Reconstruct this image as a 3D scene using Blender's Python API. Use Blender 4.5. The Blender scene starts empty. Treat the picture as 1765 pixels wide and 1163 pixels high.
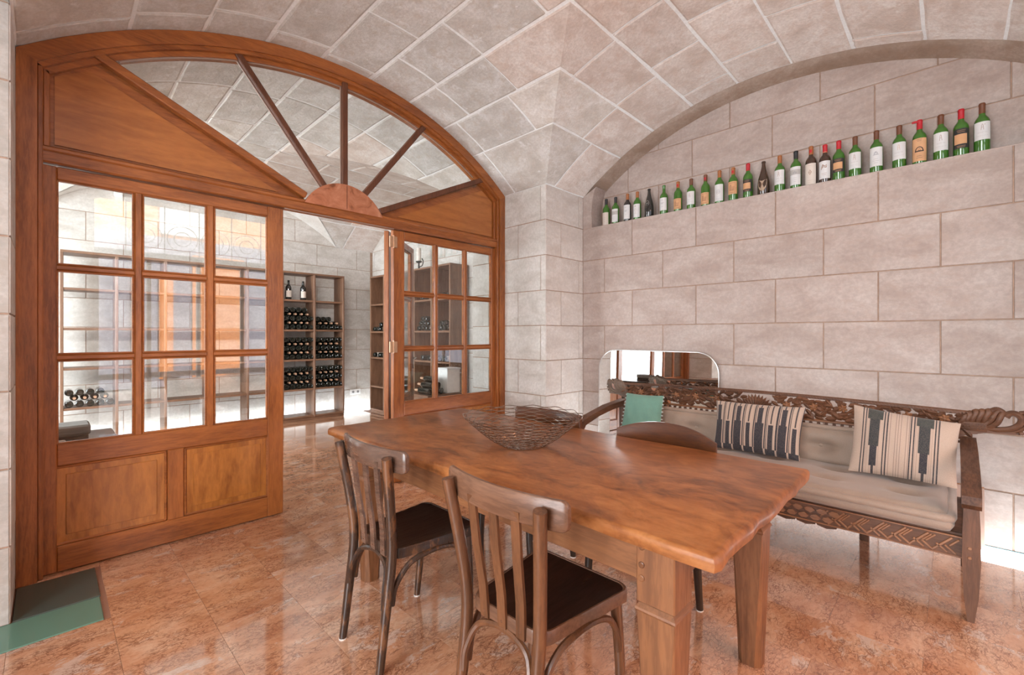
import bpy, math, random
from mathutils import Vector, Matrix
RND = random.Random(7)
SC = bpy.context.scene
COL = SC.collection
PI = math.pi

# ------------------------------------------------------------------ camera, world, light, exposure
cam = bpy.data.objects.new('camera', bpy.data.cameras.new('camera'))
COL.objects.link(cam)
cam.location = (0, 0, 1.35)
cam.rotation_euler = (PI / 2, 0, math.radians(44.3) - PI / 2)
cam.data.sensor_width = 36
cam.data.lens = 780 / 1765 * 36
cam.data.shift_y = -4.5 / 1765
cam.data.clip_start = 0.03
SC.camera = cam
SC.view_settings.view_transform = 'Standard'
SC.view_settings.look = 'None'
SC.view_settings.gamma = 1
SC.view_settings.use_curve_mapping = False
SC.view_settings.exposure = 0.66

world = bpy.data.worlds.new('overcast_sky')
SC.world = world
world.use_nodes = True
bg = world.node_tree.nodes['Background']
bg.inputs[0].default_value = (0.86, 0.93, 1.0, 1)
bg.inputs[1].default_value = 3.8


def area(name, loc, rot, sx, sy, power, color=(1, 1, 1), portal=False, spread=180):
    l = bpy.data.lights.new(name, 'AREA')
    l.shape = 'RECTANGLE'
    l.size, l.size_y = sx, sy
    l.energy = power
    l.color = color
    l.spread = math.radians(spread)
    if portal:
        l.cycles.is_portal = True
    o = bpy.data.objects.new(name, l)
    COL.objects.link(o)
    o.location = loc
    o.rotation_euler = rot
    return o


# daylight through left window and street doorway behind the camera; cellar lamps are added
area('daylight_left_window', (-2.3, .65, 1.60), (0, -PI / 2, 0), 2.3, 2.1, 66, (1.0, 0.98, 0.97))
area('daylight_street_portal', (1.7, -1.42, 1.7), (PI / 2, 0, 0), 3.0, 3.2, 1, portal=True)
area('cellar_side_fill', (-3.2, 5.9, 1.8), (0, -PI / 2, 0), 3.0, 3.0, 240, (0.93, 0.98, 1.0))  # unseen fill, added to brighten the cellar from the side
area('cellar_back_fill', (1.15, 3.80, 2.34), (math.radians(72), 0, math.radians(-10)), 1.5, .08, 17, (1.0, 0.98, 0.96), spread=95)  # added fill hidden behind the transom, lifts the cellar back wall
sun = bpy.data.objects.new('sun', bpy.data.lights.new('sun', 'SUN'))
COL.objects.link(sun)
sun.data.energy = 8.0
sun.data.angle = math.radians(1)
sun.data.color = (1, 0.93, 0.82)
sun.rotation_euler = Vector((-0.35, -0.75, -0.62)).to_track_quat('-Z', 'Y').to_euler()


# ------------------------------------------------------------------ mesh helper
def origin_of(o):
    v = Vector((0, 0, 0))
    while o is not None:
        v += o.location
        o = o.parent
    return v


class MB:
    def __init__(self):
        self.v, self.f, self.mi, self.col = [], [], [], []

    def add(self, vs, fs, mi=0):
        b = len(self.v)
        self.v += [tuple(p) for p in vs]
        self.f += [tuple(b + i for i in q) for q in fs]
        self.mi += [mi] * len(fs)
        return self

    def hexa(self, p, mi=0):            # 8 points: bottom ring 0-3, top ring 4-7
        return self.add(p, [(3, 2, 1, 0), (4, 5, 6, 7), (0, 1, 5, 4), (1, 2, 6, 5), (2, 3, 7, 6), (3, 0, 4, 7)], mi)

    def obox(self, c, ax, ay, az, hx, hy, hz, b=0.0, mi=0):
        c, ax, ay, az = Vector(c), Vector(ax), Vector(ay), Vector(az)
        b = min(b, hx * .9, hy * .9, hz * .9)
        if b <= 0:
            pts = [c + ax * sx * hx + ay * sy * hy + az * sz * hz for sz in (-1, 1)
                   for sx, sy in ((-1, -1), (1, -1), (1, 1), (-1, 1))]
            return self.hexa(pts, mi)
        vs, idx = [], {}
        for sx in (-1, 1):
            for sy in (-1, 1):
                for sz in (-1, 1):
                    for k in range(3):
                        h = [hx, hy, hz]
                        for j in range(3):
                            if j != k:
                                h[j] -= b
                        idx[(sx, sy, sz, k)] = len(vs)
                        vs.append(c + ax * sx * h[0] + ay * sy * h[1] + az * sz * h[2])
        fs = []

        def face(loop, n):
            p = [vs[i] for i in loop]
            nn = (p[1] - p[0]).cross(p[2] - p[0])
            fs.append(tuple(loop) if nn.dot(n) > 0 else tuple(reversed(loop)))
        AX = (ax, ay, az)
        cyc = ((-1, -1), (1, -1), (1, 1), (-1, 1))
        for k in range(3):
            o = [j for j in range(3) if j != k]
            for s in (-1, 1):
                loop = []
                for a, bb in cyc:
                    t = [0, 0, 0]
                    t[k] = s; t[o[0]] = a; t[o[1]] = bb
                    loop.append(idx[(t[0], t[1], t[2], k)])
                face(loop, AX[k] * s)
            for a, bb in cyc:           # edges along axis k
                loop = []
                for s, kk in ((-1, o[0]), (1, o[0]), (1, o[1]), (-1, o[1])):
                    t = [0, 0, 0]
                    t[k] = s; t[o[0]] = a; t[o[1]] = bb
                    loop.append(idx[(t[0], t[1], t[2], kk)])
                face(loop, AX[o[0]] * a + AX[o[1]] * bb)
        for sx in (-1, 1):
            for sy in (-1, 1):
                for sz in (-1, 1):
                    face([idx[(sx, sy, sz, k)] for k in range(3)], ax * sx + ay * sy + az * sz)
        return self.add(vs, fs, mi)

    def box(self, a, c, b=0.0, mi=0):
        lo = [min(a[i], c[i]) for i in range(3)]
        hi = [max(a[i], c[i]) for i in range(3)]
        return self.obox([(lo[i] + hi[i]) / 2 for i in range(3)], (1, 0, 0), (0, 1, 0), (0, 0, 1),
                         (hi[0] - lo[0]) / 2, (hi[1] - lo[1]) / 2, (hi[2] - lo[2]) / 2, b, mi)

    def bar(self, p, q, w, t, up=(0, 0, 1), b=0.0, mi=0):   # straight bar p->q, width w across, thickness t along 'up'
        p, q = Vector(p), Vector(q)
        d = (q - p); L = d.length; d.normalize()
        u = Vector(up); u = (u - d * u.dot(d)).normalized()
        return self.obox((p + q) / 2, d, u.cross(d), u, L / 2, w / 2, t / 2, b, mi)

    def tube(self, pts, r, n=8, closed=False, cap=True, mi=0, flat=None):
        pts = [Vector(p) for p in pts]
        m = len(pts)
        rs = r if isinstance(r, (list, tuple)) else [r] * m
        vs = []
        prev = None
        for i, p in enumerate(pts):
            if closed:
                d = pts[(i + 1) % m] - pts[i - 1]
            else:
                d = pts[min(i + 1, m - 1)] - pts[max(i - 1, 0)]
            d.normalize()
            if prev is None:
                a = Vector((0, 0, 1)) if abs(d.z) < .9 else Vector((1, 0, 0))
                u = (a - d * a.dot(d)).normalized()
            else:
                u = (prev - d * prev.dot(d)).normalized()
            prev = u
            w = d.cross(u)
            fu = 1.0 if flat is None else flat
            for k in range(n):
                an = 2 * PI * k / n
                vs.append(p + u * math.cos(an) * rs[i] * fu + w * math.sin(an) * rs[i])
        fs = []
        for i in range(m if closed else m - 1):
            j = (i + 1) % m
            for k in range(n):
                fs.append((i * n + k, i * n + (k + 1) % n, j * n + (k + 1) % n, j * n + k))
        if cap and not closed:
            fs.append(tuple(reversed(range(n))))
            fs.append(tuple((m - 1) * n + k for k in range(n)))
        return self.add(vs, fs, mi)

    def lathe(self, prof, n=16, o=(0, 0, 0), ax=(0, 0, 1), mi=0, mis=None):
        ax = Vector(ax).normalized()
        t = Vector((1, 0, 0)) if abs(ax.x) < .9 else Vector((0, 1, 0))
        u = (t - ax * t.dot(ax)).normalized(); w = ax.cross(u); o = Vector(o)
        vs, fs, ms = [], [], []
        for (r, z) in prof:
            for k in range(n):
                a = 2 * PI * k / n
                vs.append(o + ax * z + (u * math.cos(a) + w * math.sin(a)) * r)
        for i in range(len(prof) - 1):
            for k in range(n):
                fs.append((i * n + k, i * n + (k + 1) % n, (i + 1) * n + (k + 1) % n, (i + 1) * n + k))
                ms.append(mis[i] if mis else mi)
        fs.append(tuple(reversed(range(n)))); ms.append(mis[0] if mis else mi)
        fs.append(tuple((len(prof) - 1) * n + k for k in range(n))); ms.append(mis[-1] if mis else mi)
        b = len(self.v)
        self.v += [tuple(p) for p in vs]; self.f += [tuple(b + i for i in q) for q in fs]; self.mi += ms
        return self

    def prism(self, poly, fn, d0, d1, mi=0):    # poly of 2d points, fn(a, b, d) -> 3d
        n = len(poly)
        vs = [fn(a, b, d0) for a, b in poly] + [fn(a, b, d1) for a, b in poly]
        fs = [tuple(range(n)), tuple(reversed(range(n, 2 * n)))]
        fs += [(i, i + n, (i + 1) % n + n, (i + 1) % n) for i in range(n)]
        # orient outward
        c = sum((Vector(p) for p in vs), Vector()) / len(vs)
        p = [Vector(vs[i]) for i in fs[0]]
        nn = Vector()
        for i in range(n):
            nn += p[i].cross(p[(i + 1) % n])
        if nn.dot(p[0] - c) < 0:
            fs = [tuple(reversed(q)) for q in fs]
        return self.add(vs, fs, mi)

    def grid(self, fn, nu, nv, cu=False, mi=0, flip=False, colfn=None):
        vs = [fn(i / (nu if cu else nu), j / nv) for i in range(nu if cu else nu + 1) for j in range(nv + 1)]
        fs, W = [], nv + 1
        M = nu if cu else nu + 1
        for i in range(nu):
            for j in range(nv):
                q = (i * W + j, ((i + 1) % M) * W + j, ((i + 1) % M) * W + j + 1, i * W + j + 1)
                fs.append(tuple(reversed(q)) if flip else q)
                if colfn:
                    self.col.append(colfn((i + .5) / nu, (j + .5) / nv))
        return self.add(vs, fs, mi)

    def mesh(self, name, mats, smooth=False, off=Vector((0, 0, 0)), angle=None):
        me = bpy.data.meshes.new(name)
        me.from_pydata([(p[0] - off[0], p[1] - off[1], p[2] - off[2]) for p in self.v], [], self.f)
        for m in (mats if isinstance(mats, (list, tuple)) else [mats]):
            me.materials.append(m)
        if any(self.mi):
            me.polygons.foreach_set('material_index', self.mi)
        if smooth:
            me.polygons.foreach_set('use_smooth', [True] * len(self.f))
            me.set_sharp_from_angle(angle=math.radians(angle or 40))
        if self.col:
            at = me.attributes.new('print', 'FLOAT_COLOR', 'CORNER')
            data = []
            for q, c in zip(self.f, self.col):
                data += list(c) * len(q)
            at.data.foreach_set('color', data)
        me.update()
        return me

    def build(self, name, mats, parent=None, smooth=False, angle=None, base=None):
        if parent is not None:
            off = origin_of(parent)
            if base is not None:
                off = off + Vector(base)
        else:
            off = Vector(base) if base is not None else Vector((0, 0, 0))
        o = bpy.data.objects.new(name, self.mesh(name, mats, smooth, off, angle))
        COL.objects.link(o)
        if parent is not None:
            o.parent = parent
        if base is not None:
            o.location = base
        return o


def tag(o, label=None, cat=None, group=None, kind=None):
    if label: o['label'] = label
    if cat: o['category'] = cat
    if group: o['group'] = group
    if kind: o['kind'] = kind
    return o


def empty(name, loc, label=None, cat=None, group=None, kind=None):
    o = bpy.data.objects.new(name, None)
    COL.objects.link(o)
    o.location = loc
    o.empty_display_size = 0.1
    return tag(o, label, cat, group, kind)


def copy_tree(o, parent=None):
    c = o.copy()
    COL.objects.link(c)
    c.parent = parent
    for ch in list(o.children):
        copy_tree(ch, c)
    return c


# ------------------------------------------------------------------ materials
def newmat(name, base=(.5, .5, .5), rough=.5, metal=0.0, spec=.5, coat=0.0, emis=None, estr=0.0):
    m = bpy.data.materials.new(name)
    m.use_nodes = True
    nt = m.node_tree
    b = nt.nodes['Principled BSDF']
    b.inputs['Base Color'].default_value = (*base, 1)
    b.inputs['Roughness'].default_value = rough
    b.inputs['Metallic'].default_value = metal
    b.inputs['Specular IOR Level'].default_value = spec
    b.inputs['Coat Weight'].default_value = coat
    b.inputs['Coat Roughness'].default_value = .12
    if emis:
        b.inputs['Emission Color'].default_value = (*emis, 1)
        b.inputs['Emission Strength'].default_value = estr
    return m, nt, b


def N(nt, t, **kw):
    n = nt.nodes.new(t)
    for k, v in kw.items():
        if k in n.inputs:
            n.inputs[k].default_value = v
        else:
            setattr(n, k, v)
    return n


def L(nt, a, b):
    nt.links.new(a, b)


def ramp(nt, src, stops, interp='LINEAR'):
    r = nt.nodes.new('ShaderNodeValToRGB')
    r.color_ramp.interpolation = interp
    e = r.color_ramp.elements
    while len(e) < len(stops):
        e.new(.5)
    for el, (p, c) in zip(e, stops):
        el.position = p
        el.color = (c, c, c, 1) if isinstance(c, (int, float)) else (*c, 1)
    L(nt, src, r.inputs[0])
    return r.outputs[0]


def mix(nt, fac, a, b, mode='MIX'):
    m = nt.nodes.new('ShaderNodeMix')
    m.data_type = 'RGBA'
    m.blend_type = mode
    for s, v in ((m.inputs[0], fac), (m.inputs[6], a), (m.inputs[7], b)):
        if isinstance(v, (int, float)):
            s.default_value = v
        elif isinstance(v, tuple):
            s.default_value = (*v, 1)
        else:
            L(nt, v, s)
    return m.outputs[2]


def bump(nt, b, h, strength=.3, dist=.01):
    n = N(nt, 'ShaderNodeBump')
    n.inputs['Strength'].default_value = strength
    n.inputs['Distance'].default_value = dist
    L(nt, h, n.inputs['Height'])
    L(nt, n.outputs[0], b.inputs['Normal'])


def noise(nt, vec, scale, detail=4, rough=.55, dist=0.0):
    n = N(nt, 'ShaderNodeTexNoise')
    n.inputs['Scale'].default_value = scale
    n.inputs['Detail'].default_value = detail
    n.inputs['Roughness'].default_value = rough
    n.inputs['Distortion'].default_value = dist
    L(nt, vec, n.inputs['Vector'])
    return n.outputs[0]


def coords(nt, kind='Object', scale=(1, 1, 1), rnd=0.0):
    if kind == 'World':
        v = N(nt, 'ShaderNodeNewGeometry').outputs['Position']
    else:
        v = N(nt, 'ShaderNodeTexCoord').outputs[kind]
    if rnd:
        inf = N(nt, 'ShaderNodeObjectInfo')
        mm = N(nt, 'ShaderNodeMath', operation='MULTIPLY')
        L(nt, inf.outputs['Random'], mm.inputs[0]); mm.inputs[1].default_value = rnd
        a = N(nt, 'ShaderNodeVectorMath', operation='ADD')
        L(nt, v, a.inputs[0]); L(nt, mm.outputs[0], a.inputs[1])
        v = a.outputs[0]
    mp = N(nt, 'ShaderNodeMapping')
    mp.inputs['Scale'].default_value = scale
    L(nt, v, mp.inputs['Vector'])
    return mp.outputs[0]


def wood(name, dark, light, axis='Z', rough=.35, coat=.25, scale=9.0, contrast=1.0, wave=.35, wear=None):
    m, nt, b = newmat(name, rough=rough, coat=coat)
    s = {'X': (.12, 1, 1), 'Y': (1, .12, 1), 'Z': (1, 1, .12)}[axis]
    v = coords(nt, 'Object', s, rnd=17.0)
    n1 = noise(nt, v, scale, 5, .6, wave * 2)
    n2 = noise(nt, v, scale * 9, 3, .7, .2)
    n3 = noise(nt, coords(nt, 'Object', (1, 1, 1), rnd=5.0), 2.2, 3)
    mid = tuple((d + l) / 2 for d, l in zip(dark, light))
    w = .115 * contrast
    c1 = ramp(nt, n1, [(.5 - w, dark), (.5, mid), (.5 + w, light)])
    c2 = mix(nt, .35, c1, ramp(nt, n2, [(.42, dark), (.58, light)]))
    c3 = mix(nt, ramp(nt, n3, [(.35, .0), (.7, .35)]), c2, light)
    if wear:
        c3 = mix(nt, ramp(nt, noise(nt, coords(nt, 'Object', (1, 1, .35), 9.0), 16, 5, .7), [(.52, .0), (.6, .8)]), c3, wear)
    L(nt, c3, b.inputs['Base Color'])
    L(nt, ramp(nt, n2, [(.3, rough + .12), (.7, max(.05, rough - .05))]), b.inputs['Roughness'])
    bump(nt, b, n2, .12, .002)
    return m


def figured(name, dark, light, axis='Z', rough=.3):      # ribbon-figured veneer
    m, nt, b = newmat(name, rough=rough, coat=.3)
    s = {'X': (.12, 1, 1), 'Z': (1, 1, .14)}[axis]
    mid = tuple(.4 * d + .6 * l for d, l in zip(dark, light))
    n1 = noise(nt, coords(nt, 'Object', s, rnd=9.0), 15, 4, .6, .7)
    n2 = noise(nt, coords(nt, 'Object', tuple(q ** .6 for q in s), rnd=3.0), 46, 3, .6, .3)
    n3 = noise(nt, coords(nt, 'Object', (1, 1, 1), rnd=3.0), 3, 3)
    c = ramp(nt, n1, [(.36, dark), (.49, mid), (.62, light)])
    c = mix(nt, .28, c, ramp(nt, n2, [(.40, dark), (.60, light)]))
    c = mix(nt, ramp(nt, n3, [(.35, .0), (.65, .45)]), c, mid)
    L(nt, c, b.inputs['Base Color'])
    return m


def stone(name, cols, rough=.85, patch=None, bumps=(.35, .012), sc=1.0, var=.10, lime=None):
    m, nt, b = newmat(name, rough=rough, spec=.25)
    v = coords(nt, 'World', (1, 1, 1), rnd=13.0)
    vs = coords(nt, 'World', (1, 1, 2.2), rnd=13.0)
    n1 = noise(nt, vs, 2.6 * sc, 6, .62, .6)
    n2 = noise(nt, v, 38 * sc, 4, .7)
    n3 = noise(nt, vs, 11 * sc, 6, .68, .4)
    c = ramp(nt, n1, [(.36, cols[0]), (.5, cols[1]), (.64, cols[2])])
    c = mix(nt, ramp(nt, n2, [(.42, .28), (.6, 0.0)]), c, tuple(x * .72 for x in cols[0]))
    if patch:
        c = mix(nt, ramp(nt, n3, [(.5, 0.0), (.68, .75)]), c, patch)
    if lime:
        c = mix(nt, ramp(nt, noise(nt, v, 7.0, 6, .75, .3), [(.58, 0.0), (.66, .8)]), c, lime)
    inf = N(nt, 'ShaderNodeObjectInfo')
    hs = N(nt, 'ShaderNodeHueSaturation')
    mr = N(nt, 'ShaderNodeMapRange')
    mr.inputs['To Min'].default_value = 1 - var
    mr.inputs['To Max'].default_value = 1 + var * .6
    L(nt, inf.outputs['Random'], mr.inputs['Value'])
    L(nt, mr.outputs[0], hs.inputs['Value'])
    L(nt, c, hs.inputs['Color'])
    L(nt, hs.outputs[0], b.inputs['Base Color'])
    h = mix(nt, .5, n3, n2)
    bump(nt, b, h, bumps[0], bumps[1])
    return m


def plain(name, col, rough=.5, metal=0.0, var=.06, sc=20, spec=.5, coat=0.0):
    m, nt, b = newmat(name, col, rough, metal, spec, coat)
    n1 = noise(nt, coords(nt, 'Object', (1, 1, 1), 3.0), sc, 4)
    L(nt, ramp(nt, n1, [(.3, tuple(c * (1 - var) for c in col)), (.7, tuple(min(1, c * (1 + var)) for c in col))]), b.inputs['Base Color'])
    return m


def glass(name, tint=(.97, .985, .98), ior=1.5, rough=0.0):
    m = bpy.data.materials.new(name)
    m.use_nodes = True
    nt = m.node_tree
    nt.nodes.clear()
    out = N(nt, 'ShaderNodeOutputMaterial')
    t = N(nt, 'ShaderNodeBsdfTransparent'); t.inputs[0].default_value = (*tint, 1)
    g = N(nt, 'ShaderNodeBsdfGlossy'); g.inputs['Roughness'].default_value = rough
    fr = N(nt, 'ShaderNodeFresnel')
    gm = N(nt, 'ShaderNodeNewGeometry')          # same reflectance on both faces of the pane
    mr = N(nt, 'ShaderNodeMapRange'); mr.inputs['To Min'].default_value = ior; mr.inputs['To Max'].default_value = 1 / ior
    L(nt, gm.outputs['Backfacing'], mr.inputs['Value']); L(nt, mr.outputs[0], fr.inputs[0])
    mx = N(nt, 'ShaderNodeMixShader')
    L(nt, fr.outputs[0], mx.inputs[0]); L(nt, t.outputs[0], mx.inputs[1]); L(nt, g.outputs[0], mx.inputs[2])
    L(nt, mx.outputs[0], out.inputs[0])
    return m


M = {}
# mahogany-toned door wood
DK, LT = (.165, .044, .009), (.40, .130, .030)
for a in 'XYZ':
    M['door' + a] = wood('door_wood_' + a.lower(), DK, LT, a, .34, .25, 10)
M['panelX'] = figured('panel_veneer_x', (.28, .088, .017), (.45, .160, .036), 'X')
M['panelZ'] = figured('panel_veneer_z', (.22, .066, .011), (.50, .190, .038), 'Z')
M['spoke'] = wood('spoke_wood', (.07, .022, .009), (.15, .050, .019), 'Z', .5, .05, 10)
M['table_top'] = None
for a in 'XYZ':
    M['teak' + a] = wood('teak_wood_' + a.lower(), (.100, .035, .013), (.290, .122, .050), a, .42, .08, 7, 1.25)
M['chair_dark'] = wood('dark_bentwood', (.016, .009, .007), (.058, .028, .016), 'Z', .30, .4, 12, wear=(.20, .085, .036))
M['chair_brown'] = wood('brown_bentwood', (.065, .025, .010), (.175, .070, .029), 'Z', .36, .2, 12)
M['chair_rail'] = wood('brown_back_rail', (.10, .044, .023), (.22, .108, .062), 'Y', .38, .25, 9)
M['rail_dark'] = wood('worn_dark_rail', (.07, .040, .030), (.20, .115, .080), 'Y', .25, .5, 9)
M['seat_dark'] = wood('dark_plywood_seat', (.010, .005, .004), (.030, .014, .009), 'X', .32, .25, 8)
M['chair_red'] = wood('red_brown_rail', (.06, .019, .007), (.15, .052, .019), 'Y', .34, .25, 8)
M['chair_black'] = wood('black_brown_wood', (.012, .008, .006), (.04, .022, .014), 'Z', .4, .2, 10)
for a in 'XYZ':
    M['bench' + a] = wood('carved_bench_wood_' + a.lower(), (.050, .020, .010), (.175, .072, .033), a, .5, .08, 9)
M['bench_glow'] = wood('rubbed_carving_wood', (.16, .062, .026), (.34, .150, .065), 'Y', .4, .2, 12)
M['bench_grey'] = wood('weathered_carving_wood', (.075, .048, .034), (.18, .125, .090), 'Y', .6, .05, 12)
for a in 'XYZ':
    M['shelf' + a] = wood('shelf_wood_' + a.lower(), (.13, .062, .034), (.26, .140, .082), a, .45, .1, 9)
WC = ((.575, .485, .435), (.665, .580, .530), (.735, .665, .620))
M['wall_pink'] = stone('pink_limestone_block', ((.43, .345, .305), (.50, .415, .375), (.56, .485, .445)), patch=(.46, .36, .31), bumps=(.4, .006), var=.05)
M['wall_stone'] = stone('limestone_wall_block', ((.60, .535, .49), (.68, .625, .58), (.75, .705, .665)), patch=(.62, .55, .49), bumps=(.4, .006), var=.04)
M['joint'] = plain('tan_wall_joint', (.40, .275, .205), .9, var=.2)
M['vault_pink'] = stone('pinkish_vault_stone', ((.60, .505, .445), (.72, .645, .595), (.80, .75, .71)), patch=(.62, .50, .43), bumps=(.6, .012), sc=1.3, var=.08, lime=(.76, .72, .68))
M['vault_stone'] = stone('pale_vault_stone', ((.58, .535, .485), (.70, .665, .62), (.79, .77, .745)), patch=(.60, .53, .46), bumps=(.6, .012), sc=1.3, var=.08, lime=(.82, .81, .80))
M['soffit'] = stone('shaded_soffit_stone', ((.37, .275, .215), (.45, .355, .29), (.53, .44, .375)), patch=(.40, .29, .22), bumps=(.5, .010), var=.0)  # darker brown paints shade onto the downward-facing soffit
M['pier_grey'] = stone('pale_grey_pier_stone', ((.44, .415, .385), (.52, .50, .475), (.58, .565, .545)), patch=(.46, .42, .38), bumps=(.4, .006), var=.03)
M['vault_grey'] = stone('grey_beige_vault_stone', ((.53, .50, .465), (.635, .617, .588), (.715, .706, .690)), patch=(.52, .46, .40), bumps=(.6, .012), sc=1.3, var=.07, lime=(.74, .74, .735))
M['mortar'] = stone('white_lime_mortar', ((.84, .85, .85), (.88, .90, .90), (.92, .94, .94)), bumps=(.4, .006), var=0.0)
M['uplit_web'] = stone('uplit_arch_band', ((.66, .62, .57), (.72, .69, .65), (.78, .76, .73)), bumps=(.3, .006), var=.02)  # pale tone stands for the uplight on the cellar web
M['jamb'] = stone('grey_limestone', ((.56, .525, .48), (.66, .63, .59), (.74, .715, .685)), bumps=(.3, .006), var=.04)
M['glass'] = glass('window_glass', ior=1.75)
M['fan_glass'] = glass('fanlight_glass', (.92, .93, .92), 1.3)
M['copper'] = None
M['brass'] = plain('brass_hinge', (.62, .42, .28), .35, .8, .1)
M['white_trim'] = plain('grey_glazing_bead', (.30, .21, .17), .35)
M['steel'] = plain('dark_nickel_wire', (.36, .30, .26), .25, 1.0, .2)
M['black'] = plain('black_iron', (.02, .018, .017), .5)
M['white'] = plain('white_paint', (.82, .82, .80), .5)
M['cream'] = plain('ivory_wax', (.80, .72, .66), .5)
M['felt'] = plain('white_felt', (.75, .72, .68), .9)
M['mirror'] = newmat('mirror_silver', (.86, .87, .86), .015, 1.0)[0]
M['card'] = plain('pink_brown_cardboard', (.50, .33, .26), .8)
M['grey_wood'] = wood('grey_weathered_wood', (.12, .11, .10), (.33, .32, .30), 'X', .7, 0, 8)
M['dark_wood'] = wood('dark_chest_wood', (.03, .02, .015), (.09, .06, .045), 'X', .5, .1, 8)


def mk_table():
    m, nt, b = newmat('polished_burl_tabletop', rough=.36, spec=.35, coat=.10)
    v = coords(nt, 'Object', (1, .55, 1))
    n1 = noise(nt, v, 3.2, 8, .62, 2.2)
    n2 = noise(nt, v, 10, 6, .65, 1.6)
    n3 = noise(nt, coords(nt, 'Object', (1, .25, 1)), 40, 3)
    c = ramp(nt, n1, [(.36, (.105, .029, .006)), (.45, (.260, .080, .018)), (.55, (.375, .130, .033)), (.66, (.47, .185, .055))])
    c = mix(nt, .38, c, ramp(nt, n2, [(.39, (.085, .025, .006)), (.5, (.29, .100, .028)), (.61, (.41, .165, .055))]))
    c = mix(nt, .15, c, ramp(nt, n3, [(.4, (.16, .055, .02)), (.6, (.42, .2, .09))]))
    L(nt, c, b.inputs['Base Color'])
    bump(nt, b, n2, .02, .002)
    return m


M['table_top'] = mk_table()


def mk_copper():
    m, nt, b = newmat('patinated_copper', rough=.42, metal=.65)
    v = coords(nt, 'Object')
    n1 = noise(nt, v, 9, 5, .6, .8)
    c = ramp(nt, n1, [(.34, (.24, .095, .05)), (.45, (.50, .21, .115)), (.62, (.60, .28, .17)), (.74, (.66, .38, .25))])
    L(nt, c, b.inputs['Base Color'])
    return m


M['copper'] = mk_copper()


def mk_floor():
    m, nt, b = newmat('red_breccia_marble', rough=.12, spec=1.0, coat=1.0)
    b.inputs['Coat Roughness'].default_value = .05
    v0 = coords(nt, 'World', (1, 1, 1), rnd=40.0)
    mp = N(nt, 'ShaderNodeMapping')
    mp.inputs['Rotation'].default_value = (0, 0, math.radians(50))
    mp.inputs['Scale'].default_value = (1.0, 1.9, 1)
    L(nt, v0, mp.inputs['Vector'])
    v = mp.outputs[0]
    def warp(vec, sc, amt):
        nz = N(nt, 'ShaderNodeTexNoise'); nz.inputs['Scale'].default_value = sc; nz.inputs['Detail'].default_value = 4
        L(nt, vec, nz.inputs['Vector'])
        wv = N(nt, 'ShaderNodeVectorMath', operation='MULTIPLY_ADD')
        L(nt, nz.outputs[1], wv.inputs[0]); wv.inputs[1].default_value = (amt, amt, amt); L(nt, vec, wv.inputs[2])
        return wv.outputs[0]
    w = warp(warp(v, 9, .13), 42, .038)

    def vor(sc, feat):
        q = N(nt, 'ShaderNodeTexVoronoi', feature=feat); q.inputs['Scale'].default_value = sc; L(nt, w, q.inputs['Vector'])
        return q
    e1, e2, cl, cl2 = vor(24, 'DISTANCE_TO_EDGE'), vor(58, 'DISTANCE_TO_EDGE'), vor(24, 'F1'), vor(58, 'F1')
    sep = N(nt, 'ShaderNodeSeparateColor'); L(nt, cl.outputs['Color'], sep.inputs[0])
    sep2 = N(nt, 'ShaderNodeSeparateColor'); L(nt, cl2.outputs['Color'], sep2.inputs[0])
    big = noise(nt, v, 2.2, 6, .65, .8)
    c = ramp(nt, big, [(.34, (.48, .212, .112)), (.46, (.61, .305, .170)), (.56, (.69, .385, .235)), (.68, (.75, .50, .345))])
    c = mix(nt, ramp(nt, sep.outputs[0], [(.2, 0.0), (1.0, .40)]), c, (.68, .385, .235))
    c = mix(nt, ramp(nt, sep2.outputs[1], [(.5, 0.0), (1.0, .34)]), c, (.44, .175, .085))
    c = mix(nt, ramp(nt, noise(nt, w, 3.0, 6, .72, .5), [(.575, 0.0), (.615, .75)]), c, (.68, .53, .44))
    ven = noise(nt, v, 6, 5, .65)
    k1 = ramp(nt, e1.outputs['Distance'], [(.0, .75), (.05, .5), (.10, 0.0)])
    k2 = ramp(nt, e2.outputs['Distance'], [(.0, .75), (.09, 0.0)])
    msk = ramp(nt, ven, [(.42, .10), (.54, 1.0)])
    c = mix(nt, mix(nt, 1.0, k1, msk, 'MULTIPLY'), c, (.20, .075, .040))
    c = mix(nt, mix(nt, 1.0, k2, msk, 'MULTIPLY'), c, (.24, .095, .052))
    inf = N(nt, 'ShaderNodeObjectInfo')
    hs = N(nt, 'ShaderNodeHueSaturation')
    mr = N(nt, 'ShaderNodeMapRange'); mr.inputs['To Min'].default_value = .92; mr.inputs['To Max'].default_value = 1.07
    L(nt, inf.outputs['Random'], mr.inputs['Value']); L(nt, mr.outputs[0], hs.inputs['Value']); L(nt, c, hs.inputs['Color'])
    L(nt, hs.outputs[0], b.inputs['Base Color'])
    return m


M['floor'] = mk_floor()
M['grout'] = plain('floor_joint', (.34, .17, .11), .6)


def fabric(name, col, sc=240, rough=.75, sheen=.25, attr=False):
    m, nt, b = newmat(name, col, rough, spec=.3)
    b.inputs['Sheen Weight'].default_value = sheen
    v = coords(nt, 'Object')
    n1 = noise(nt, v, 9, 3)
    n2 = noise(nt, v, sc, 2)
    if attr:
        a = N(nt, 'ShaderNodeAttribute', attribute_name='print')
        base = a.outputs['Color']
    else:
        base = ramp(nt, n1, [(.3, tuple(c * .92 for c in col)), (.7, tuple(c * 1.06 for c in col))])
    c = mix(nt, ramp(nt, n2, [(.4, .18), (.6, 0.0)]), base, tuple(x * .6 for x in col))
    L(nt, c, b.inputs['Base Color'])
    bump(nt, b, n2, .25, .002)
    return m


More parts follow.
